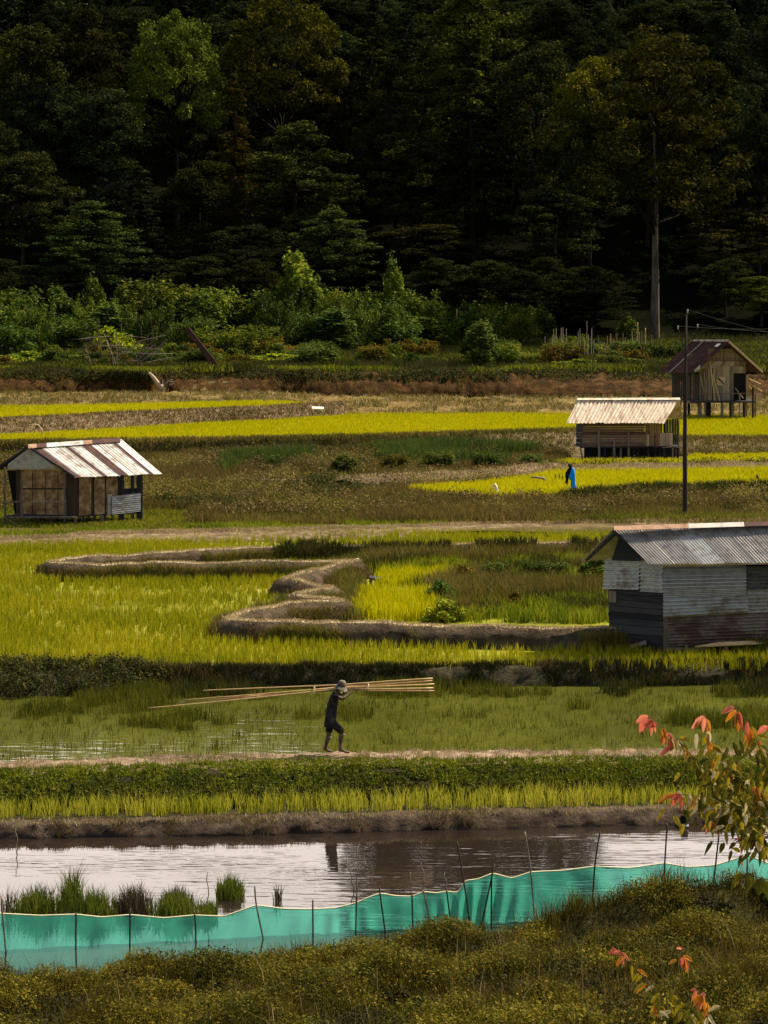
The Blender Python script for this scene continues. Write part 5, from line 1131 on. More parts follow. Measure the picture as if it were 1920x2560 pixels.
    m = MB(); m.slab(W(1668, 996, y + 1.4), W(1746, 1004, y - .2), W(1744, 1010, y - .2), W(1668, 1003, y + 1.4), .1); part(m, 'side_plank', M['wood_grey'], R)
far_hut()

# ---------------------------------------------------------------- power pole and lines
def power_pole():
    b = PM(1713, 1293); y = b.y; W = PY
    R = empty('power_pole', tuple(b), 'tall dark brown power pole standing in the marsh right of the tan-roofed hut', 'pole')
    m = MB(); m.tube([b - Vector((0, 0, .4)), W(1713, 1290, y), W(1712, 1100, y), W(1714, 900, y), W(1716, 780, y)], [.125, .12, .105, .075, .035], 12); part(m, 'shaft', M['post_dark'], R, True)
    tips = []
    for (u0, v0), (u1, v1) in (((1709, 866), (1695, 822)), ((1722, 874), (1744, 818))):
        m = MB(); m.tube([W(u0, v0, y), W((u0 + u1) / 2, (v0 + v1) / 2 - 2, y), W(u1, v1, y)], .035, 6); part(m, 'arm', M['post_dark'], R); tips.append(W(u1, v1, y))
    tips.append(W(1719, 781, y))
    for t in tips:
        m = MB(); m.tube([t - Vector((0, 0, .05)), t + Vector((0, 0, .03)), t + Vector((0, 0, .06)), t + Vector((0, 0, .12)), t + Vector((0, 0, .15))], [.02, .035, .02, .035, .02], 10); part(m, 'insulator', M['ceramic'], R, True)
    m = MB(); c = b.copy()
    for k in range(40):
        q = c + Vector((random.gauss(0, .35), random.gauss(0, .25), .02)); m.tube([q - Vector((0, 0, .1)), q + Vector((random.gauss(0, .05), 0, random.uniform(.05, .16)))], [.12, .05], 5)
    part(m, 'stone_footing', M['dark_bank'], R)
    for i, t in enumerate(tips):
        for s, (du, dv, dy) in enumerate(((260, 30, 6), (-900, 60, 150))):
            p = t + Vector((0, 0, .14)); q = PY(1713 + du, 790 + dv + i * 10, y + dy); pts = []
            for k in range(13):
                f = k / 12; r = p.lerp(q, f); r.z -= .10 * 4 * f * (1 - f); pts.append(r)
            if s == 1: continue
            m = MB(); m.tube(pts, .0045, 5); o = m.build('power_line', M['wire'])
            tag(o, ['thin power wire running right from the left arm of the pole', 'thin power wire running right from the right arm of the pole', 'thin power wire running right from the top of the pole'][i], 'wire', 'power wires on the dark pole')
M['ceramic'] = mat_plain('ceramic', (0.4, 0.38, 0.32), .3, .5); M['wire'] = mat_plain('wire_metal', (0.035, 0.037, 0.04), .6, .1)
power_pole()

# ---------------------------------------------------------------- small things of the fields and the garden
def single(mb, name, mat, label, cat, group=None, smooth=False):
    o = mb.build(name, mat, None, smooth); tag(o, label, cat, group); return o
M['blue_cloth'] = mat_plain('blue_cloth', (0.006, 0.26, 0.82), .8, .1); M['black_cloth'] = mat_plain('black_cloth', (0.008, 0.008, 0.010), .9, .1)
M['white_cloth'] = mat_plain('white_cloth', (0.75, 0.66, 0.5), .85, .1)
def tube_blob(rings, n=14):
    """closed skin through rings (centre, rx, ry)"""
    V = []; Fc = []
    for c, rx, ry in rings:
        for k in range(n):
            t = 2 * math.pi * k / n; V.append((c[0] + rx * math.cos(t) * (1 + .10 * math.sin(3 * t + c[2] * 9)), c[1] + ry * math.sin(t), c[2]))
    for i in range(len(rings) - 1):
        for k in range(n): k2 = (k + 1) % n; Fc.append((i * n + k, i * n + k2, (i + 1) * n + k2, (i + 1) * n + k))
    Fc.append(tuple(range(n))[::-1]); Fc.append(tuple((len(rings) - 1) * n + k for k in range(n)))
    return V, Fc
def scarecrow():
    y = P(1430, 1236, 1.55).y; W = PY
    b = W(1432, 1238, y)
    R = empty('scarecrow', tuple(b), 'scarecrow in a dark hat and black coat draped with a bright blue cloth', 'scarecrow')
    m = MB(); m.tube([W(1428, 1242, y), W(1428, 1160, y)], .025, 6); part(m, 'stake', M['stick_dark'], R)
    sc = y / F
    def ring(u, v, rx, ry): return (tuple(W(u, v, y)), rx * sc, ry * sc)
    m = MB(); m.add(*tube_blob([ring(1434, 1232, 10, 6), ring(1434.5, 1222, 8, 5), ring(1434, 1211, 5.5, 4), ring(1433.5, 1203, 4.5, 3.5), ring(1430, 1198, 8, 5), ring(1430, 1190, 8.5, 5.5), ring(1431, 1181, 6.5, 5), ring(1432, 1174, 4.5, 4), ring(1431, 1170, 2, 2)])); part(m, 'blue_drape', M['blue_cloth'], R, True)
    m = MB(); m.add(*tube_blob([ring(1414, 1208, 2, 2), ring(1417, 1198, 3, 2.5), ring(1418, 1188, 5, 3.5), ring(1420, 1180, 5.5, 4), ring(1424, 1172, 4.5, 3.5), ring(1427, 1167, 2, 2)])); m.add(*tube_blob([ring(1417, 1212, 1.5, 1.5), ring(1419, 1200, 2, 2), ring(1420, 1190, 2.5, 2)])); part(m, 'black_coat', M['black_cloth'], R, True)
    m = MB(); m.add(*tube_blob([ring(1425, 1171, 2.5, 2.5), ring(1424.5, 1167, 3.4, 3.2), ring(1424, 1163, 2.5, 2.5)])); part(m, 'head', M['black_cloth'], R, True)
    m = MB(); m.add(*tube_blob([ring(1425, 1166, 6.3, 6), ring(1424.5, 1164.5, 6.6, 6.2), ring(1424, 1163, 3.2, 3.2), ring(1423.5, 1159.5, 2.6, 2.6), ring(1423.5, 1158.5, 1, 1)])); part(m, 'hat', M['black_cloth'], R, True)
scarecrow()
def flag_thing(u, v0, v1, ww, mat, name, label, cat, z=1.55, vb=None):
    b = P(u, vb or v1 + 4, z); y = b.y; sc = y / F; R = empty(name, tuple(b), label, cat)
    m = MB(); m.tube([b - Vector((0, 0, .1)), PY(u, v0, y)], .02, 5); part(m, 'stake', M['stick_dark'], R)
    m = MB(); n = 4; m.add(*tube_blob([(tuple(PY(u + .6 * math.sin(k), v1 + (v0 - v1) * k / n, y)), ww * sc * w_ * .5, ww * sc * w_ * .35) for k, w_ in enumerate((.7, 1, .9, .6, .25))], 10)); part(m, 'rag', mat, R, True)
flag_thing(1553, 1186, 1194, 7, M['black_cloth'], 'bird_scarer', 'small black rag on a stake in the rice left of the power pole', 'bird scarer')
flag_thing(1857, 1175, 1187, 8, M['black_cloth'], 'bird_scarer', 'narrow black rag on a stake right of the power pole', 'bird scarer')
flag_thing(1893, 1187, 1207, 11, M['black_cloth'], 'bird_scarer', 'largest black bell-shaped rag, near the right edge of the rice', 'bird scarer')
def white_scarer():
    b = P(1240, 1240, 1.55); y = b.y; R = empty('bird_scarer', tuple(b), 'white cloth folded over a stake in front of the field bund', 'bird scarer'); W = PY
    m = MB(); m.tube([b - Vector((0, 0, .1)), W(1239, 1211, y)], .02, 5); part(m, 'stake', M['stick'], R)
    m = MB(); m.tube([W(1228, 1219, y), W(1233, 1215, y), W(1238, 1211, y - .05), W(1240, 1218, y - .06), W(1242, 1228, y - .06), W(1242, 1235, y - .05)], [.02, .05, .07, .09, .09, .06], 8); part(m, 'rag', M['white_cloth'], R, True)
white_scarer()
def pole_thing(u0, v0, u1, v1, y, r, mat, name, label, cat, group=None, bend=0.0, n=6, taper=.6):
    p, q = PY(u0, v0, y), PY(u1, v1, y); m = MB(); pts = []
    for k in range(7): f = k / 6; pts.append(p.lerp(q, f) + Vector((bend * math.sin(math.pi * f) + .02 * math.sin(k * 2.3), 0, 0)))
    m.tube(pts, [r * (1 - (1 - taper) * k / 6) for k in range(7)], n); return single(m, name, mat, label, cat, group, True)
pole_thing(1895, 1166, 1896, 1147, P(1895, 1164, 1.7).y, .05, M['stick_dark'], 'stake', 'short dark stake on the field bund near the right edge', 'stake')
pole_thing(1506, 1245, 1503, 1206, P(1506, 1240, 1.55).y, .04, M['stick_dark'], 'stake', 'dark stake at the paddy corner right of the scarecrow', 'stake')
for u, v0, v1 in ((1388, 1206, 1186), (1397, 1204, 1184), (1405, 1202, 1190)):
    pole_thing(u, v0, u + 2, v1, P(u, 1206, 1.6).y, .06, M['stick_dark'], 'stake', 'broken dark stake left of the scarecrow at the foot of the field bund', 'stake', 'broken stakes by the scarecrow')
m = MB(); y = 132.5; m.tube([PY(1327, 1193, y), PY(1345, 1194, y), PY(1360, 1196, y), PY(1363, 1206, y)], [.05, .06, .08, .07], 8); single(m, 'log', M['stick'], 'grey bent log lying against the face of the field bund', 'log', None, True)
m = MB(); y = 162; m.tube([PY(68, 1064, y - .4), PY(82, 1062, y - .4), PY(95, 1062, y - .4), PY(102, 1071, y - .4), PY(107, 1086, y - .4)], .06, 8); single(m, 'bent_pole', M['wood_pale'], 'pale bent pole sticking out of the brown bank on the left', 'pole', None, True)
m = MB(); y = 181; m.slab(PY(780, 1023, y - .6), PY(809, 1024, y - .6), PY(809, 1019, y), PY(780, 1018, y), .06); m.beam(PY(784, 1028, y - .3), PY(784, 1021, y - .3), .1); m.beam(PY(805, 1029, y - .3), PY(805, 1021, y - .3), .1); single(m, 'plank_bridge', M['white_cloth'], 'small white plank across the ditch at the end of the brown bank', 'plank')
def sluice():
    y = PY(940, 1460, 1).y; b = P(940, 1462, .95); y = b.y; R = empty('plank_sluice', tuple(b), 'small dark plank bench over the ditch inside the bend of the bund', 'plank'); W = PY
    m = MB(); m.slab(W(922, 1449, y - .3), W(958, 1452, y - .3), W(956, 1446, y + .2), W(924, 1443, y + .2), .07); part(m, 'plank', M['wood_dark'], R)
    for u in (927, 953):
        m = MB(); m.beam(W(u, 1466, y - .1), W(u, 1450, y - .1), .12); part(m, 'leg', M['wood_dark'], R)
sluice()
m = MB(); y = P(890, 1405, 1.3).y; m.slab(PY(876, 1411, y - .5), PY(888, 1408, y - .5), PY(898, 1399, y), PY(884, 1402, y), .07); single(m, 'flat_stone', M['white_cloth'], 'pale flat stone on the shoulder of the winding bund', 'stone')
def driftwood():
    y = 211.0; W = PY; R = empty('dead_tree', tuple(W(400, 975, y)), 'fallen pale dead branch with roots at the foot of the cut bank', 'dead branch')
    m = MB(); m.tube([W(372, 931, y), W(384, 944, y), W(394, 958, y), W(402, 966, y), W(410, 975, y)], [.1, .17, .2, .25, .3], 8); part(m, 'trunk', M['wood_pale'], R, True)
    r = random.Random(4)
    for k in range(9):
        m = MB(); u = 395 + r.uniform(0, 45); m.tube([W(405, 972, y), W((405 + u) / 2, 958 + r.uniform(-6, 8), y), W(u, 940 + r.uniform(0, 25), y - .2)], [.12, .08, .03], 6); part(m, 'root', M['stick_dark' if k % 2 else 'stick'], R, True)
driftwood()
m = MB(); y = gy(889); y = 221; a, b = PY(467, 822, y + .5), PY(538, 912, y); m.beam(a, b, .5, .12, (0, 1, .2)); single(m, 'leaning_board', M['rust'], 'reddish brown board leaning in the weeds at the edge of the garden', 'board')
def stick_heap():
    y = 221.5; r = random.Random(8); R = empty('stick_heap', tuple(PY(300, 885, y)), 'tangled heap of dry sticks below the yellow flowering shrub', 'stick heap')
    m = MB(); m2 = MB()
    for k in range(60):
        u = r.uniform(205, 400); v = r.uniform(836, 902); ln = r.uniform(20, 90); an = r.choice([r.uniform(-.25, .15), r.uniform(-.9, -.5), r.uniform(1.2, 1.7)])
        (m if k % 3 else m2).tube([PY(u - ln / 2 * math.cos(an), min(v - ln / 2 * math.sin(an), 912), y + r.uniform(-.6, .6)), PY(u + ln / 2 * math.cos(an), min(v + ln / 2 * math.sin(an), 912), y + r.uniform(-.6, .6))], r.uniform(.02, .045), 5)
    part(m, 'sticks', M['stick'], R); part(m2, 'dark_sticks', M['stick_dark'], R)
stick_heap()
for a in [(372, 832, 388, 782, 'thin bare stick slanting up beside the wide domed shrub'), (343, 850, 340, 780, 'thin upright stick left of the slanting one by the wide domed shrub'), (250, 830, 251, 776, 'brown stake left of the yellow flowering shrub'),
          (778, 850, 777, 792, 'pale garden stake left of the rusty crate'), (932, 830, 933, 765, 'tall thin pole in front of the flat-topped shrub'), (914, 845, 914, 820, 'short pale stake by the rusty crate'), (1141, 850, 1142, 772, 'tall pale pole in front of the loose shrub'),
          (1465, 850, 1467, 803, 'pale bamboo pole above the broken fence'), (1592, 860, 1594, 806, 'tallest bamboo pole of the fence'), (1612, 880, 1613, 820, 'thin dark pole at the right end of the bamboo fence'), (890, 850, 888, 808, 'pointed pale stake leaning over the rusty crate'), (959, 845, 959, 816, 'short pale stake in the low hedge')]:
    pole_thing(a[0], a[1], a[2], a[3], gy(min(a[1] + 22, 900)), .06, M['bamboo' if 'pale' in a[4] or 'bamboo' in a[4] else 'stick'], 'garden_stake', a[4], 'stake', 'stakes in the garden', .05)
def crate(u0, u1, v0, v1, y, label):
    R = empty('crate', tuple(PY((u0 + u1) / 2, v1, y)), label, 'crate')
    a, b, c, d = PY(u0, v1, y), PY(u1, v1, y), PY(u1, v0, y), PY(u0, v0, y)
    m = MB(); m.boards(a, d, c, b, 4, .05, .04, .01, 3); dd = Vector((0, .8, 0)); m.boards(a + dd, d + dd, c + dd, b + dd, 4, .05, .04, .01, 3); m.boards(a, d, d + dd, a + dd, 4, .05, .04, .01, 5); m.boards(b, c, c + dd, b + dd, 4, .05, .04, .01, 5); part(m, 'sides', M['rust'], R)
    m = MB(); m.slab(d + Vector((-.1, -.1, .02)), c + Vector((.1, -.1, .02)), c + dd + Vector((.1, .1, .02)), d + dd + Vector((-.1, .1, .02)), .05); part(m, 'lid', M['wood_pale'], R)
crate(884, 912, 862, 878, gy(879), 'low rusty wooden crate with a pale lid in the middle of the garden'); crate(784, 800, 840, 858, gy(862), 'small red-brown crate behind the short dark hedge')
def bamboo_fence():
    y = gy(903); r = random.Random(5); R = empty('bamboo_fence', tuple(PY(1560, 905, y)), 'fence of uneven bamboo stakes and woven panels at the right end of the garden', 'fence')
    for nm, u0, u1, vt, vb, st in (('stake_row', 1362, 1420, 828, 880, 7), ('stake_row', 1420, 1510, 832, 885, 9), ('woven_panel', 1508, 1560, 842, 905, 3.2), ('woven_panel', 1586, 1620, 856, 905, 3), ('stake_row', 1536, 1640, 836, 880, 9)):
        m = MB(); u = u0
        while u < u1:
            m.tube([PY(u, vb, y), PY(u + r.uniform(-2, 2), vt + r.uniform(-14, 22), y + r.uniform(-.1, .1))], [.05, .035], 5); u += st * r.uniform(.6, 1.5)
        part(m, nm, M['stick' if nm == 'stake_row' else 'bamboo_red'], R)
    for v in (868, 882, 893):
        m = MB(); m.tube([PY(1505, v, y - .1), PY(1622, v + r.uniform(-3, 3), y - .1)], .035, 5); part(m, 'rail', M['stick'], R)
bamboo_fence()

# ================================================================ POND: net fence, stakes, reed clumps
def net_y(u):
    k = ray(u, 2300).x / ray(u, 2300).y; return 44.8 / (1 - .2 * k)
M['net'], n_, b_ = nodes_of('green_net'); b_.inputs['Base Color'].default_value = (0.06, 0.30, 0.22, 1); b_.inputs['Roughness'].default_value = .7; b_.inputs['Specular IOR Level'].default_value = .15
tr = n_.nodes.new('ShaderNodeBsdfTranslucent'); tr.inputs[0].default_value = (0.06, 0.40, 0.29, 1); m1 = n_.nodes.new('ShaderNodeMixShader'); m1.inputs[0].default_value = .55
n_.links.new(b_.outputs[0], m1.inputs[1]); n_.links.new(tr.outputs[0], m1.inputs[2]); tp = n_.nodes.new('ShaderNodeBsdfTransparent'); tp.inputs[0].default_value = (.35, 1, .86, 1); m2 = n_.nodes.new('ShaderNodeMixShader'); m2.inputs[0].default_value = .30
wv = pos_noise(n_, 9, 4); mr_ = n_.nodes.new('ShaderNodeMapRange'); mr_.inputs[3].default_value = .26; mr_.inputs[4].default_value = .52; n_.links.new(wv.outputs['Fac'], mr_.inputs[0]); n_.links.new(mr_.outputs[0], m2.inputs[0])
n_.links.new(m1.outputs[0], m2.inputs[1]); n_.links.new(tp.outputs[0], m2.inputs[2]); n_.links.new(m2.outputs[0], n_.nodes['Material Output'].inputs[0])
M['rope'] = mat_plain('pale_rope', (0.72, 0.68, 0.42), .7, .2)
top = [(-300, 2282), (-150, 2290), (5, 2284), (100, 2289), (190, 2286), (255, 2293), (325, 2287), (410, 2295), (487, 2288), (560, 2291), (640, 2263), (710, 2272), (782, 2273), (840, 2270), (892, 2257), (920, 2244), (950, 2233), (990, 2240), (1030, 2241), (1060, 2229), (1090, 2233), (1117, 2228), (1135, 2231), (1150, 2230), (1160, 2202), (1195, 2198), (1232, 2183), (1280, 2196), (1327, 2180), (1410, 2176), (1487, 2166), (1575, 2170), (1662, 2158), (1720, 2168), (1789, 2163), (1868, 2138), (1920, 2158), (2050, 2160), (2200, 2140)]
us = np.arange(-300, 2201, 4.0); tv = np.interp(us, [p[0] for p in top], [p[1] for p in top])
tv = np.convolve(np.pad(tv, 2, mode='edge'), [.1, .2, .4, .2, .1], 'valid')
V = []; NR = 14
for j in range(NR + 1):
    for u, v in zip(us, tv):
        y = net_y(u); p = PY(u, v, y); f = j / NR; z = p.z + (-.12 - p.z) * f
        crowd = math.exp(-((u - 1190) / 90) ** 2) + .35 * math.exp(-((u - 850) / 80) ** 2)
        w1 = mnoise.noise(Vector((u * .02 + f * .9 * (1 if u < 1200 else -1.4), f * .6, 1))) * .10 + crowd * .16 * math.sin(u * .16 + f * 3 * math.sin(u * .011)) * (.25 + f) + .03 * math.sin(u * .05) * f
        V.append((p.x, y + w1 * min(1, f * 3 + .1) + .10 * f, z))
netroot = empty('net_fence', (0, net_y(960), 0), 'long green fish net strung on thin stakes along the pond edge', 'net fence')
link('net', mesh_np('net', V, grid_faces(NR + 1, len(us)), smooth=True), M['net'], netroot)
m = MB(); m.tube([PY(u, v, net_y(u) - .01) for u, v in zip(us[::2], tv[::2])], .014, 6); part(m, 'top_rope', M['rope'], netroot, True)
for i, (ut, vt, um, ub, vb) in enumerate([(3, 2240, 6, 20, 2440), (190, 2282, 190, 189, 2430), (325, 2272, 325, 324, 2420), (487, 2284, 487, 491, 2390), (637, 2215, 641, 664, 2375), (782, 2250, 782, 783, 2395), (892, 2235, 891, 888, 2395), (949, 2215, 950, 970, 2380), (1056, 2226, 1060, 1083, 2355), (1143, 2105, 1160, 1178, 2330), (1236, 2160, 1231, 1200, 2330), (1229, 2190, 1229, 1228, 2320), (1312, 2080, 1327, 1338, 2270), (1500, 2080, 1487, 1478, 2240), (1668, 2060, 1662, 1656, 2250), (1797, 2090, 1789, 1774, 2260), (1868, 2134, 1868, 1871, 2210), (1030, 2236, 1030, 1033, 2340), (1117, 2226, 1117, 1130, 2330), (-150, 2250, -150, -150, 2440), (2050, 2110, 2050, 2055, 2240)]):
    m = MB(); y = net_y(um) - .03; pts = [PY(ut, vt, y), PY(um, np.interp(um, us, tv), y), PY(ub, vb, y - .05)]; pts[-1].z = min(pts[-1].z, -.1)
    m.tube(smooth_line(pts, .12), .017, 6); part(m, 'stake', M['stick_dark' if i % 4 else 'stick'], netroot, True)
def water_stake(u, vb, vt, lean, label):
    b = P(u, vb, 0); pole_thing(u, vb + 4, u + lean, vt, b.y, .014, M['stick'], 'pond_stake', label, 'stake', 'stakes standing in the pond', .03)
for a in [(1025, 2238, 2180, -1, 'thin stake in the pond behind the middle of the net'), (1058, 2208, 2155, -7, 'leaning stake in the dark water behind the net'), (1115, 2228, 2182, -6, 'short leaning stake in the dark water left of the raised net'), (889, 2230, 2115, 4, 'tall thin stake in the pond right of the person\'s reflection'), (884, 2228, 2145, -20, 'slanting twig in the pond beside the tall thin stake'), (516, 2290, 2180, 1, 'dark stake between the reed clumps and the small tuft'), (40, 2130, 2068, -2, 'crooked stick by the mud bank on the left')]: water_stake(*a)
M['pond_reed'] = mat_leaf('pond_reed', [(0.025, 0.04, 0.006), (0.06, 0.08, 0.010), (0.12, 0.145, 0.015), (0.20, 0.20, 0.03)], .35, 1.2)
M['dry_reed'] = mat_leaf('dry_reed', [(0.03, 0.025, 0.015), (0.07, 0.055, 0.03), (0.12, 0.10, 0.05)], .25, 1.2)
def reeds(u, vb, wpx, hpx, n, label, mat='pond_reed'):
    b = P(u, vb, 0); sx = wpx * b.y / F / 2; p = np.stack([np.clip(rng.normal(0, sx * .4, n), -sx * .75, sx * .75), rng.normal(0, .22, n), np.zeros(n)], 1) + np.array(tuple(b)); h = hpx * b.y / F
    V, Q, T = blades(p, 1, h * .56, .45, .016, .4, .02, np.clip(1.15 - .5 * np.abs(p[:, 0] - b.x) / sx, .3, 1.2)); o = link('reed_clump', mesh_np('reed_clump', V, Q, T), M[mat]); tag(o, label, 'reeds', 'reed clumps in the pond')
reeds(95, 2284, 170, 95, 600, 'tall green reed clump at the left edge of the pond'); reeds(180, 2262, 60, 125, 260, 'tallest bright green reed clump in the pond'); reeds(235, 2290, 150, 95, 560, 'wide green reed clump just behind the net')
reeds(330, 2278, 120, 90, 400, 'dark grey-green reed clump right of the wide clump', 'dry_reed'); reeds(440, 2292, 170, 85, 600, 'broad low reed clump with dark tips'); reeds(440, 2262, 100, 60, 260, 'dark upright reeds behind the broad low clump', 'dry_reed'); reeds(575, 2240, 85, 70, 380, 'round green reed tuft nearest the open water')
reeds(695, 2250, 16, 58, 34, 'tiny dark reed tuft alone in the open water', 'dry_reed'); reeds(20, 2285, 40, 95, 50, 'dry brown stalks in the lower left of the pond', 'dry_reed'); reeds(520, 2292, 60, 46, 420, 'low reeds in front of the round tuft')
def drain():
    W = PY; y = P(1715, 2065, 0).y - .12; R = empty('drain_box', tuple(W(1715, 2065, y)), 'dark square drain opening with a pale stone sill in the mud bank', 'drain')
    m = MB(); m.slab(W(1702, 2060, y - .05), W(1722, 2060, y - .05), W(1722, 2066, y - .1), W(1702, 2066, y - .1), .25); part(m, 'sill', M['zinc_dull'], R)
    m = MB(); m.beam(W(1712, 2048, y - .06), W(1712, 2048, y + .5), .16, .16); part(m, 'opening', M['shade_black'], R)  # near-black block painting the shade in the drain hole
drain()
# ================================================================ PERSON CARRYING BAMBOO
M['skin'] = mat_noise('muddy_skin', [(0.04, 0.023, 0.015), (0.09, 0.052, 0.033), (0.16, 0.10, 0.065)], 9, .6, .1, 30, spec=.3)
M['shirt'] = mat_noise('dark_torn_shirt', [(0.008, 0.008, 0.011), (0.026, 0.023, 0.024), (0.10, 0.08, 0.065)], 6, .9, .3, 25)
M['shorts'] = mat_noise('dark_shorts', [(0.012, 0.011, 0.011), (0.028, 0.024, 0.022), (0.06, 0.05, 0.04)], 6, .9, .3, 25)
M['hat'] = mat_noise('felt_hat', [(0.10, 0.085, 0.065), (0.17, 0.145, 0.11), (0.24, 0.21, 0.16)], 7, .9, .2, 30)
PYY = 58.62; PSC = PYY / F
_pp = R2[7:10].reshape(-1, 3); _pp = _pp[np.abs(_pp[:, 0] - PY(835, 1888, PYY).x) < .6]
PATH_Z = float(np.median(_pp[:, 2])) + .03                    # height of the trodden path under the feet
DVP = (PY(832, 1888, PYY).z - PATH_Z) * F / PYY
pb = PY(832, 1888 + DVP, PYY)
def J(u, v, dy=0.0): p = PY(u, v + DVP, PYY); return (p.x, PYY + dy, p.z)
def skinned(name, joints, edges, root, mat, parent, levels=2):
    """one continuous skin grown over a skeleton: joints {name: (xyz, radius or (rx, ry))}"""
    names = list(joints); me = bpy.data.meshes.new(name)
    me.from_pydata([joints[n][0] for n in names], [(names.index(a), names.index(b)) for a, b in edges], []); me.update()
    o = link(name, me, mat, parent); sk = o.modifiers.new('skin', 'SKIN'); sk.branch_smoothing = .6; sk.use_smooth_shade = True
    d = me.skin_vertices[0].data
    for i, n in enumerate(names):
        r = joints[n][1]; d[i].radius = (r, r) if not hasattr(r, '__len__') else r
        d[i].use_root = (n == root)
    ss = o.modifiers.new('sub', 'SUBSURF'); ss.levels = levels; ss.render_levels = levels
    return o
person = empty('person', tuple(pb), 'person in brim hat, dark shirt and shorts walking barefoot with bamboo poles on the shoulders', 'person')
j = {
 'pelvis': (J(825, 1806), .135), 'belly': (J(829, 1786), .125), 'chest': (J(833, 1760), .15), 'upper': (J(836, 1744), .125), 'neck': (J(843, 1733), .06), 'head': (J(850, 1723), .085), 'crown': (J(853, 1714), .08), 'face': (J(858, 1724), .06),
 'shn': (J(838, 1743, -.17), .065), 'eln': (J(857, 1751, -.24), .047), 'wrn': (J(876, 1737, -.10), .033), 'pan': (J(882, 1732, -.04), .036),
 'shf': (J(838, 1742, .18), .065), 'elf': (J(856, 1748, .27), .047), 'wrf': (J(868, 1735, .26), .033), 'paf': (J(873, 1731, .24), .036),
 'hipb': (J(823, 1815, .08), .105), 'kneb': (J(822, 1848, .07), .068), 'calb': (J(817, 1862, .07), .06), 'ankb': (J(812, 1880, .07), .04), 'balb': (J(822, 1886, .07), .038), 'toeb': (J(831, 1887.5, .07), .022), 'heeb': (J(809, 1886, .07), .035),
 'hipf': (J(832, 1815, -.09), .105), 'knef': (J(855, 1834, -.09), .068), 'calf': (J(852, 1852, -.09), .06), 'ankf': (J(850, 1878, -.09), .04), 'balf': (J(864, 1885, -.09), .038), 'toef': (J(875, 1886.5, -.09), .022), 'heef': (J(848, 1884.5, -.09), .035)}
e = [('pelvis', 'belly'), ('belly', 'chest'), ('chest', 'upper'), ('upper', 'neck'), ('neck', 'head'), ('head', 'crown'), ('head', 'face'), ('upper', 'shn'), ('shn', 'eln'), ('eln', 'wrn'), ('wrn', 'pan'), ('upper', 'shf'), ('shf', 'elf'), ('elf', 'wrf'), ('wrf', 'paf'),
     ('pelvis', 'hipb'), ('hipb', 'kneb'), ('kneb', 'calb'), ('calb', 'ankb'), ('ankb', 'balb'), ('balb', 'toeb'), ('ankb', 'heeb'), ('pelvis', 'hipf'), ('hipf', 'knef'), ('knef', 'calf'), ('calf', 'ankf'), ('ankf', 'balf'), ('balf', 'toef'), ('ankf', 'heef')]
# five fingers on each hand, curled over the poles
for hnd, dy, s in (('pan', -.04, 1), ('paf', .24, -1)):
    bu, bv = (882, 1732) if hnd == 'pan' else (873, 1731)
    for k, (ln, off) in enumerate(((.8, -1.5), (1.0, -.5), (1.05, .5), (.9, 1.5))):
        n1, n2, n3 = f'{hnd}f{k}a', f'{hnd}f{k}b', f'{hnd}f{k}c'
        j[n1] = (J(bu + 3.5 * ln + off * .3, bv - 2.5 + off * 1.0, dy + .01 * off), .0105); j[n2] = (J(bu + 5.5 * ln, bv - 6.5 * ln + off * 1.0, dy + .03 + .01 * off), .0095); j[n3] = (J(bu + 3 * ln, bv - 9 * ln + off, dy + .075 + .01 * off), .008)
        e += [(hnd, n1), (n1, n2), (n2, n3)]
    j[hnd + 't1'] = (J(bu - 2, bv - 4, dy + .01 * s), .012); j[hnd + 't2'] = (J(bu - .5, bv - 8, dy + .04), .010); e += [(hnd, hnd + 't1'), (hnd + 't1', hnd + 't2')]
j['nose'] = (J(864.5, 1724.5), .014); j['chin'] = (J(859, 1730), .035); e += [('face', 'nose'), ('face', 'chin')]
body = skinned('body', j, e, 'pelvis', M['skin'], person)
sh = {'a': (J(824.5, 1806), .155), 'b': (J(828.5, 1786), .148), 'c': (J(832.5, 1760), .172), 'd': (J(836, 1743), .14), 'n': (J(840, 1736), .075), 's1': (J(839, 1743, -.18), .085), 'e1': (J(849, 1748, -.22), .068), 's2': (J(839, 1742, .19), .085), 'e2': (J(849, 1746, .25), .068), 'w': (J(825, 1812), .15)}
skinned('shirt', sh, [('a', 'b'), ('b', 'c'), ('c', 'd'), ('d', 'n'), ('d', 's1'), ('s1', 'e1'), ('d', 's2'), ('s2', 'e2'), ('a', 'w')], 'a', M['shirt'], person)
so_ = {'p': (J(826, 1804), .15), 'h1': (J(824, 1818, .085), .115), 'k1': (J(822, 1842, .07), .088), 'h2': (J(833, 1817, -.09), .125), 'k2': (J(853, 1831, -.09), .09), 'k3': (J(854.5, 1840, -.09), .08), 'w': (J(828, 1790), .135)}
skinned('shorts', so_, [('p', 'h1'), ('h1', 'k1'), ('p', 'h2'), ('h2', 'k2'), ('k2', 'k3'), ('p', 'w')], 'p', M['shorts'], person)
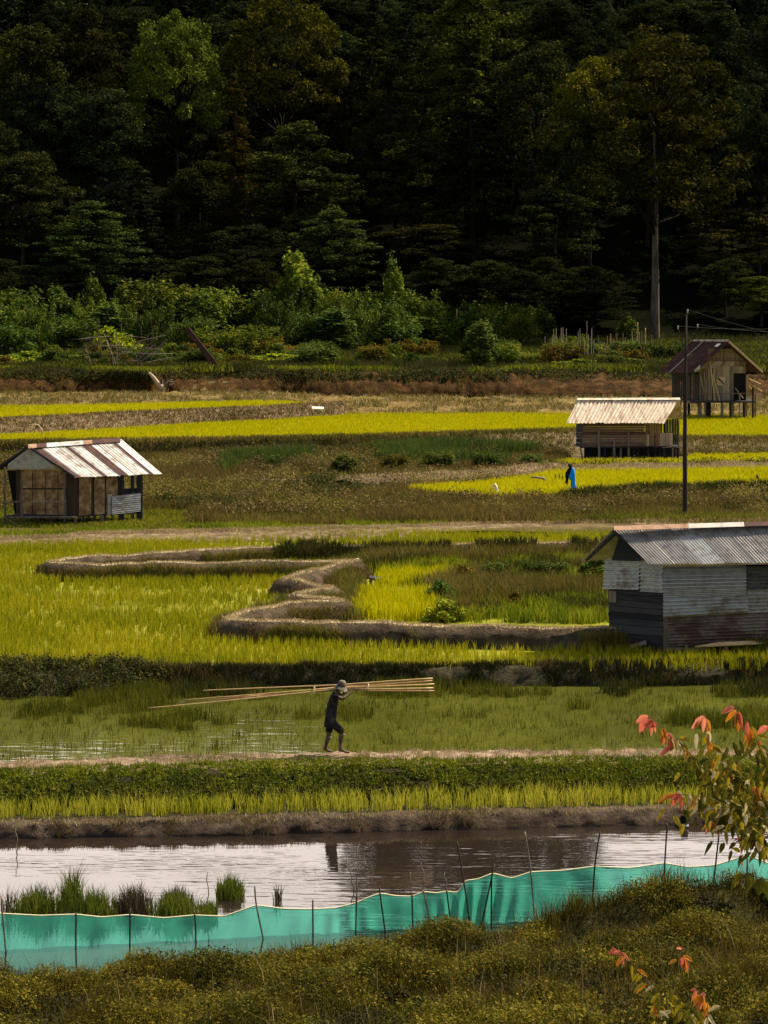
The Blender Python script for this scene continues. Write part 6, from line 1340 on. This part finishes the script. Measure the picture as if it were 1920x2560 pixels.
def lathe_hat():
    m = MB(); c = Vector(J(854, 1719)); prof = [(.0, .115), (.05, .112), (.085, .09), (.098, .05), (.104, .01), (.108, -.02), (.15, -.055), (.175, -.085), (.178, -.09), (.15, -.066), (.10, -.03)]
    n = 28; V = []; Fc = []
    tl = .22
    for r, z in prof:
        for k in range(n):
            t = 2 * math.pi * k / n; x = r * math.cos(t); yv = r * math.sin(t); zz = z + (.018 * math.sin(2 * t + .5) if r > .12 else 0) - .04 * (x > .1)
            V.append(c + Vector((x * math.cos(tl) + zz * math.sin(tl), yv, -x * math.sin(tl) * .6 + zz)))
    for i in range(len(prof) - 1):
        for k in range(n): k2 = (k + 1) % n; Fc.append((i * n + k, i * n + k2, (i + 1) * n + k2, (i + 1) * n + k))
    m.add(V, Fc); o = part(m, 'hat', M['hat'], person, True)
    m = MB(); pts = [c + Vector((.107 * math.cos(t) * math.cos(tl), .107 * math.sin(t), -.107 * math.cos(t) * math.sin(tl) * .6 + .0)) for t in np.linspace(0, 2 * math.pi, 25)]; m.tube(pts, .012, 6); part(m, 'hat_band', M['shirt'], o, True)
lathe_hat()
for nm, u, v, dy in (('calf_band', 820, 1851, .07), ('calf_band', 855, 1842, -.09)):
    m = MB(); c = Vector(J(u, v, dy)); m.tube([c + Vector((.075 * math.cos(t), .075 * math.sin(t), .01 * math.cos(t))) for t in np.linspace(0, 2 * math.pi, 17)], .012, 5); part(m, nm, M['hat'], person, True)
# eye sockets and ear
for dy in (-.035, .035):
    m = MB(); c = Vector(J(861.5, 1721.5, dy)); m.add(*tube_blob([((c.x, c.y, c.z + .012 * s), .012 * q, .014 * q) for s, q in ((-1, .2), (-.5, .9), (0, 1), (.5, .9), (1, .2))], 8)); part(m, 'eye', M['shade_black'], person, True)
# the poles across the shoulders
YB = .14
pl = [((507, 1733), (1082, 1703), .022, 'bamboo', 'uppermost bamboo pole on the person\'s shoulders, its left end standing apart', 0, .00), ((462, 1756), (1086, 1717), .020, 'bamboo', 'yellow bamboo pole lying in the middle of the carried bundle', 4, .05), ((443, 1765), (1081, 1709), .019, 'bamboo_red', 'brownish bamboo pole near the top of the carried bundle', 3, .10),
      ((370, 1777), (1084, 1727), .024, 'bamboo', 'longest carried bamboo pole, drooping lowest at the left', 6, -.02), ((446, 1763), (1080, 1727), .019, 'bamboo_red', 'reddish bamboo pole under the longest one in the bundle', 7, .04), ((560, 1751), (1086, 1734), .018, 'bamboo_red', 'lowest and shortest bamboo pole of the carried bundle', 8, .09)]
for (u0, v0), (u1, v1), r, mt, lb, sag, dy in pl:
    m = MB(); pts = []; rr = []; N = 26
    vmid = 1719 + sag * 1.6                                     # height at which it crosses the shoulder
    for k in range(N + 1):
        f = k / N; u = u0 + (u1 - u0) * f; fm = (850 - u0) / (u1 - u0); lin = v0 + (v1 - v0) * f
        off = vmid - (v0 + (v1 - v0) * fm); v = lin + off * (max(0, 1 - abs(f - fm) / (fm if f < fm else 1 - fm)) ** 1.3)
        pts.append(PY(u, v + DVP, PYY + YB + dy + .12 * (f - fm))); rr.append(r * (.55 + .45 * f) * (1.12 if k % 3 == 0 else 1))
    m.tube(pts, rr, 8); single(m, 'bamboo_pole', M[mt], lb, 'bamboo pole', 'bamboo poles carried by the person', True)
for u, v, lb in ((786, 1731, 'white cord tied round the poles left of the hat'), (920, 1722, 'white cord tied round the poles right of the hat')):
    m = MB(); c = PY(u, v + DVP, PYY + YB + .05); m.tube([c + Vector((.012 * math.sin(3 * t), .12 * math.cos(t), .075 * math.sin(t))) for t in np.linspace(0, 2 * math.pi, 25)], .012, 6); single(m, 'binding_cord', M['white_cloth'], lb, 'cord', 'cords round the bamboo bundle', True)

# ================================================================ AUTUMN SAPLINGS close to the camera
M['lf_red'] = mat_leaf('red_leaf', [(0.58, 0.10, 0.06), (0.70, 0.19, 0.11), (0.72, 0.29, 0.17)], .4, 22, .4)
M['lf_orange'] = mat_leaf('orange_leaf', [(0.50, 0.13, 0.02), (0.62, 0.24, 0.025), (0.60, 0.30, 0.05)], .4, 22, .4)
M['lf_yellow'] = mat_leaf('yellow_leaf', [(0.22, 0.17, 0.012), (0.34, 0.25, 0.015), (0.45, 0.34, 0.03)], .4, 22, .4)
M['lf_green'] = mat_leaf('olive_leaf', [(0.04, 0.045, 0.008), (0.10, 0.095, 0.012), (0.20, 0.175, 0.02)], .35, 22, .4)
M['lf_pale'] = mat_leaf('pale_leaf', [(0.40, 0.32, 0.12), (0.55, 0.46, 0.22), (0.62, 0.54, 0.34)], .35, 22, .4)
LM = ['lf_red', 'lf_orange', 'lf_yellow', 'lf_green', 'lf_pale']
M['twig'] = mat_wood('twig_bark', [(0.03, 0.02, 0.015), (0.08, 0.055, 0.04), (0.14, 0.10, 0.075)], (3, 3, 3), 4)
class Leaves:
    def __init__(s): s.v = []; s.f = []; s.m = []
    def leaf(s, base, ang, ln, wd, mi, r, curl=.35, face=None):
        """a pointed leaf with a folded midrib; ang is its direction seen from the path (0 = right, -90 = hanging down)"""
        d = Vector((math.cos(ang), r.uniform(-.4, .4), math.sin(ang))).normalized()
        nv = Vector((r.uniform(-.5, .5), -1 + r.uniform(-.2, .6), r.uniform(.1, .9))); sd = d.cross(nv).normalized(); nv = sd.cross(d).normalized()
        o = len(s.v); N = 8
        for i in range(N + 1):
            t = i / N; w_ = wd * (math.sin(math.pi * t ** .8) ** .9) * .5 + .0006; c = base + d * (ln * t) + Vector((0, 0, -curl * ln * t * t)) ; fold = nv * (w_ * .45)
            s.v += [tuple(c + sd * w_ + fold + nv * .003 * math.sin(i * 2.1)), tuple(c), tuple(c - sd * w_ + fold)]
        for i in range(N):
            k = o + i * 3; s.f += [(k, k + 1, k + 4, k + 3), (k + 1, k + 2, k + 5, k + 4)]; s.m += [mi, mi]
    def build(s, name, parent):
        me = bpy.data.meshes.new(name); me.from_pydata(s.v, [], s.f); me.update()
        for mn in LM: me.materials.append(M[mn])
        me.polygons.foreach_set('material_index', s.m); me.polygons.foreach_set('use_smooth', [True] * len(s.f))
        o = bpy.data.objects.new(name, me); COL.objects.link(o); o.parent = parent; o.matrix_parent_inverse = parent.matrix_basis.inverted(); return o
def sapling(base, Y, branches, name, label, seed, leafpx, dens, extra, fill=()):
    """branches: photo polylines from tip to foot, each with how far red reaches from its tip"""
    R = empty(name, tuple(base), label, 'sapling'); r = random.Random(seed); sc = Y / F; lv = Leaves()
    for bi, (pts, redpx, dy, n) in enumerate(branches):
        w = [PY(u, v, Y + dy) for u, v in pts]
        if bi == 0: w.append(Vector(base))
        w = smooth_line(w, 12 * sc); m = MB(); N = len(w)
        m.tube(w, [min(.011, .0016 + .00011 * k) for k in range(N)], 6); part(m, 'trunk' if bi == 0 else 'branch', M['twig'], R, True)
        acc = [0]
        for k in range(1, N): acc.append(acc[-1] + (w[k] - w[k - 1]).length / sc)
        for q in range(n):
            s_ = acc[-1] * 0 + (q / n) ** 1.0 * min(acc[-1], redpx * 6.5) if q > 4 else r.uniform(0, 10)
            k = min(N - 1, int(np.searchsorted(acc, s_))); t = s_ / redpx
            if t < .55: mi = r.choice([0, 0, 0, 1])
            elif t < 1.3: mi = r.choice([1, 1, 0, 2])
            elif t < 2.2: mi = r.choice([2, 2, 1, 4, 3])
            else: mi = r.choice([3, 3, 3, 3, 2, 2, 4 if r.random() < .4 else 3])
            an = R_(r.gauss(-105, 38) if t < 1.5 else r.gauss(-95, 50)); base_ = w[k] + Vector((r.uniform(-.6, .6), r.uniform(-1.5, 1.5), r.uniform(-.6, .6))) * (min(40, s_ * .12) * sc)
            lv.leaf(base_, an, leafpx * sc * r.uniform(.75, 1.2), leafpx * sc * r.uniform(.30, .46), mi, r)
    for (u, v, ang, ln, wd, mi) in extra:
        lv.leaf(PY(u, v, Y + r.uniform(-.05, .05)), R_(ang), ln * .66 * sc, wd * .66 * sc, mi, r, .15)
    for (u, v, ru, rv, n) in fill:
        for q in range(n):
            a, b = r.gauss(0, .5), r.gauss(0, .5)
            lv.leaf(PY(u + a * ru, v + b * rv, Y + r.uniform(-.3, .3)), R_(r.gauss(-95, 45)), leafpx * sc * r.uniform(.7, 1.25), leafpx * sc * r.uniform(.28, .44), r.choice([3, 3, 3, 3, 3, 2, 2, 4]), r)
    lv.build('leaves', R); return R
Y1_ = 10.0
sapling((2.05, Y1_, float(fg_z(np.array(2.05), np.array(Y1_))) - .1), Y1_, [
 ([(1621, 1792), (1645, 1812), (1677, 1839), (1708, 1865), (1751, 1914), (1785, 1947), (1821, 1984), (1858, 2024), (1896, 2053), (1930, 2090), (2000, 2180), (2080, 2400)], 55, 0, 64),
 ([(1761, 1788), (1771, 1824), (1778, 1875), (1782, 1909), (1788, 1945)], 45, .05, 24), ([(1836, 1769), (1858, 1793), (1877, 1817), (1894, 1856), (1906, 1890), (1920, 1918), (1950, 2000), (1985, 2160)], 55, -.05, 44),
 ([(1690, 1985), (1740, 1990), (1790, 2000), (1850, 2022)], 26, .1, 26), ([(1770, 2060), (1810, 2040), (1858, 2026)], 10, .05, 24), ([(1850, 2100), (1885, 2090), (1925, 2092)], 8, 0, 26), ([(1830, 1900), (1850, 1960), (1880, 2010), (1910, 2070)], 12, .08, 40), ([(1890, 1960), (1900, 2000), (1925, 2080)], 8, -.08, 30), ([(1845, 2188), (1880, 2190), (1925, 2200), (1990, 2210)], .1, -.2, 12)],
 'autumn_sapling', 'sapling with coral red leaf tips and olive foliage at the right, overlapping the mossy bank', 3, 29, 1,
 [(1621, 1790, 205, 55, 26, 0), (1618, 1795, 240, 58, 30, 0), (1640, 1808, 190, 40, 16, 1), (1761, 1790, 225, 72, 22, 0), (1762, 1792, 265, 60, 16, 0), (1836, 1768, 200, 55, 24, 0), (1842, 1775, 225, 60, 20, 1), (1848, 1778, 265, 70, 26, 1), (1880, 1815, 262, 75, 46, 2), (1772, 1826, 275, 55, 20, 4), (1920, 1815, 215, 50, 25, 0), (1680, 1865, 215, 60, 22, 0), (1685, 1985, 205, 70, 20, 1),
  (1850, 2188, 235, 60, 24, 3), (1870, 2186, 262, 62, 40, 3), (1905, 2192, 258, 66, 50, 3), (1925, 2200, 265, 70, 46, 3)], [(1850, 1990, 120, 110, 130), (1780, 1930, 90, 60, 40), (1890, 2080, 60, 70, 70), (1770, 2010, 70, 60, 34), (1860, 1900, 80, 60, 30)])
Y2_ = 12.0
sapling((1.62, Y2_, float(fg_z(np.array(1.62), np.array(Y2_))) - .1), Y2_, [
 ([(1541, 2373), (1567, 2394), (1594, 2423), (1618, 2453), (1639, 2479), (1671, 2511), (1700, 2545), (1740, 2620)], 60, 0, 34), ([(1708, 2370), (1705, 2392), (1694, 2430), (1684, 2470), (1695, 2540), (1720, 2600)], 30, .05, 8), ([(1740, 2474), (1756, 2490), (1769, 2511), (1766, 2560), (1745, 2610)], 50, -.05, 14), ([(1640, 2500), (1680, 2540), (1720, 2590)], 10, .05, 26), ([(1690, 2540), (1720, 2560), (1740, 2610)], 6, -.05, 24)],
 'low_autumn_sapling', 'smaller sapling with orange and red leaves in the lower right corner over the grass', 5, 28, 1,
 [(1541, 2373, 205, 34, 16, 0), (1560, 2392, 225, 44, 18, 1), (1566, 2390, 210, 38, 18, 1), (1706, 2372, 165, 28, 12, 0), (1704, 2392, 268, 38, 16, 0), (1708, 2388, -25, 42, 16, 1), (1692, 2400, 205, 36, 16, 1), (1740, 2473, 185, 24, 12, 0), (1742, 2476, 240, 44, 16, 0), (1756, 2480, 275, 24, 18, 0), (1768, 2505, 268, 46, 24, 1)], [(1680, 2520, 60, 40, 34), (1740, 2550, 50, 30, 26)])
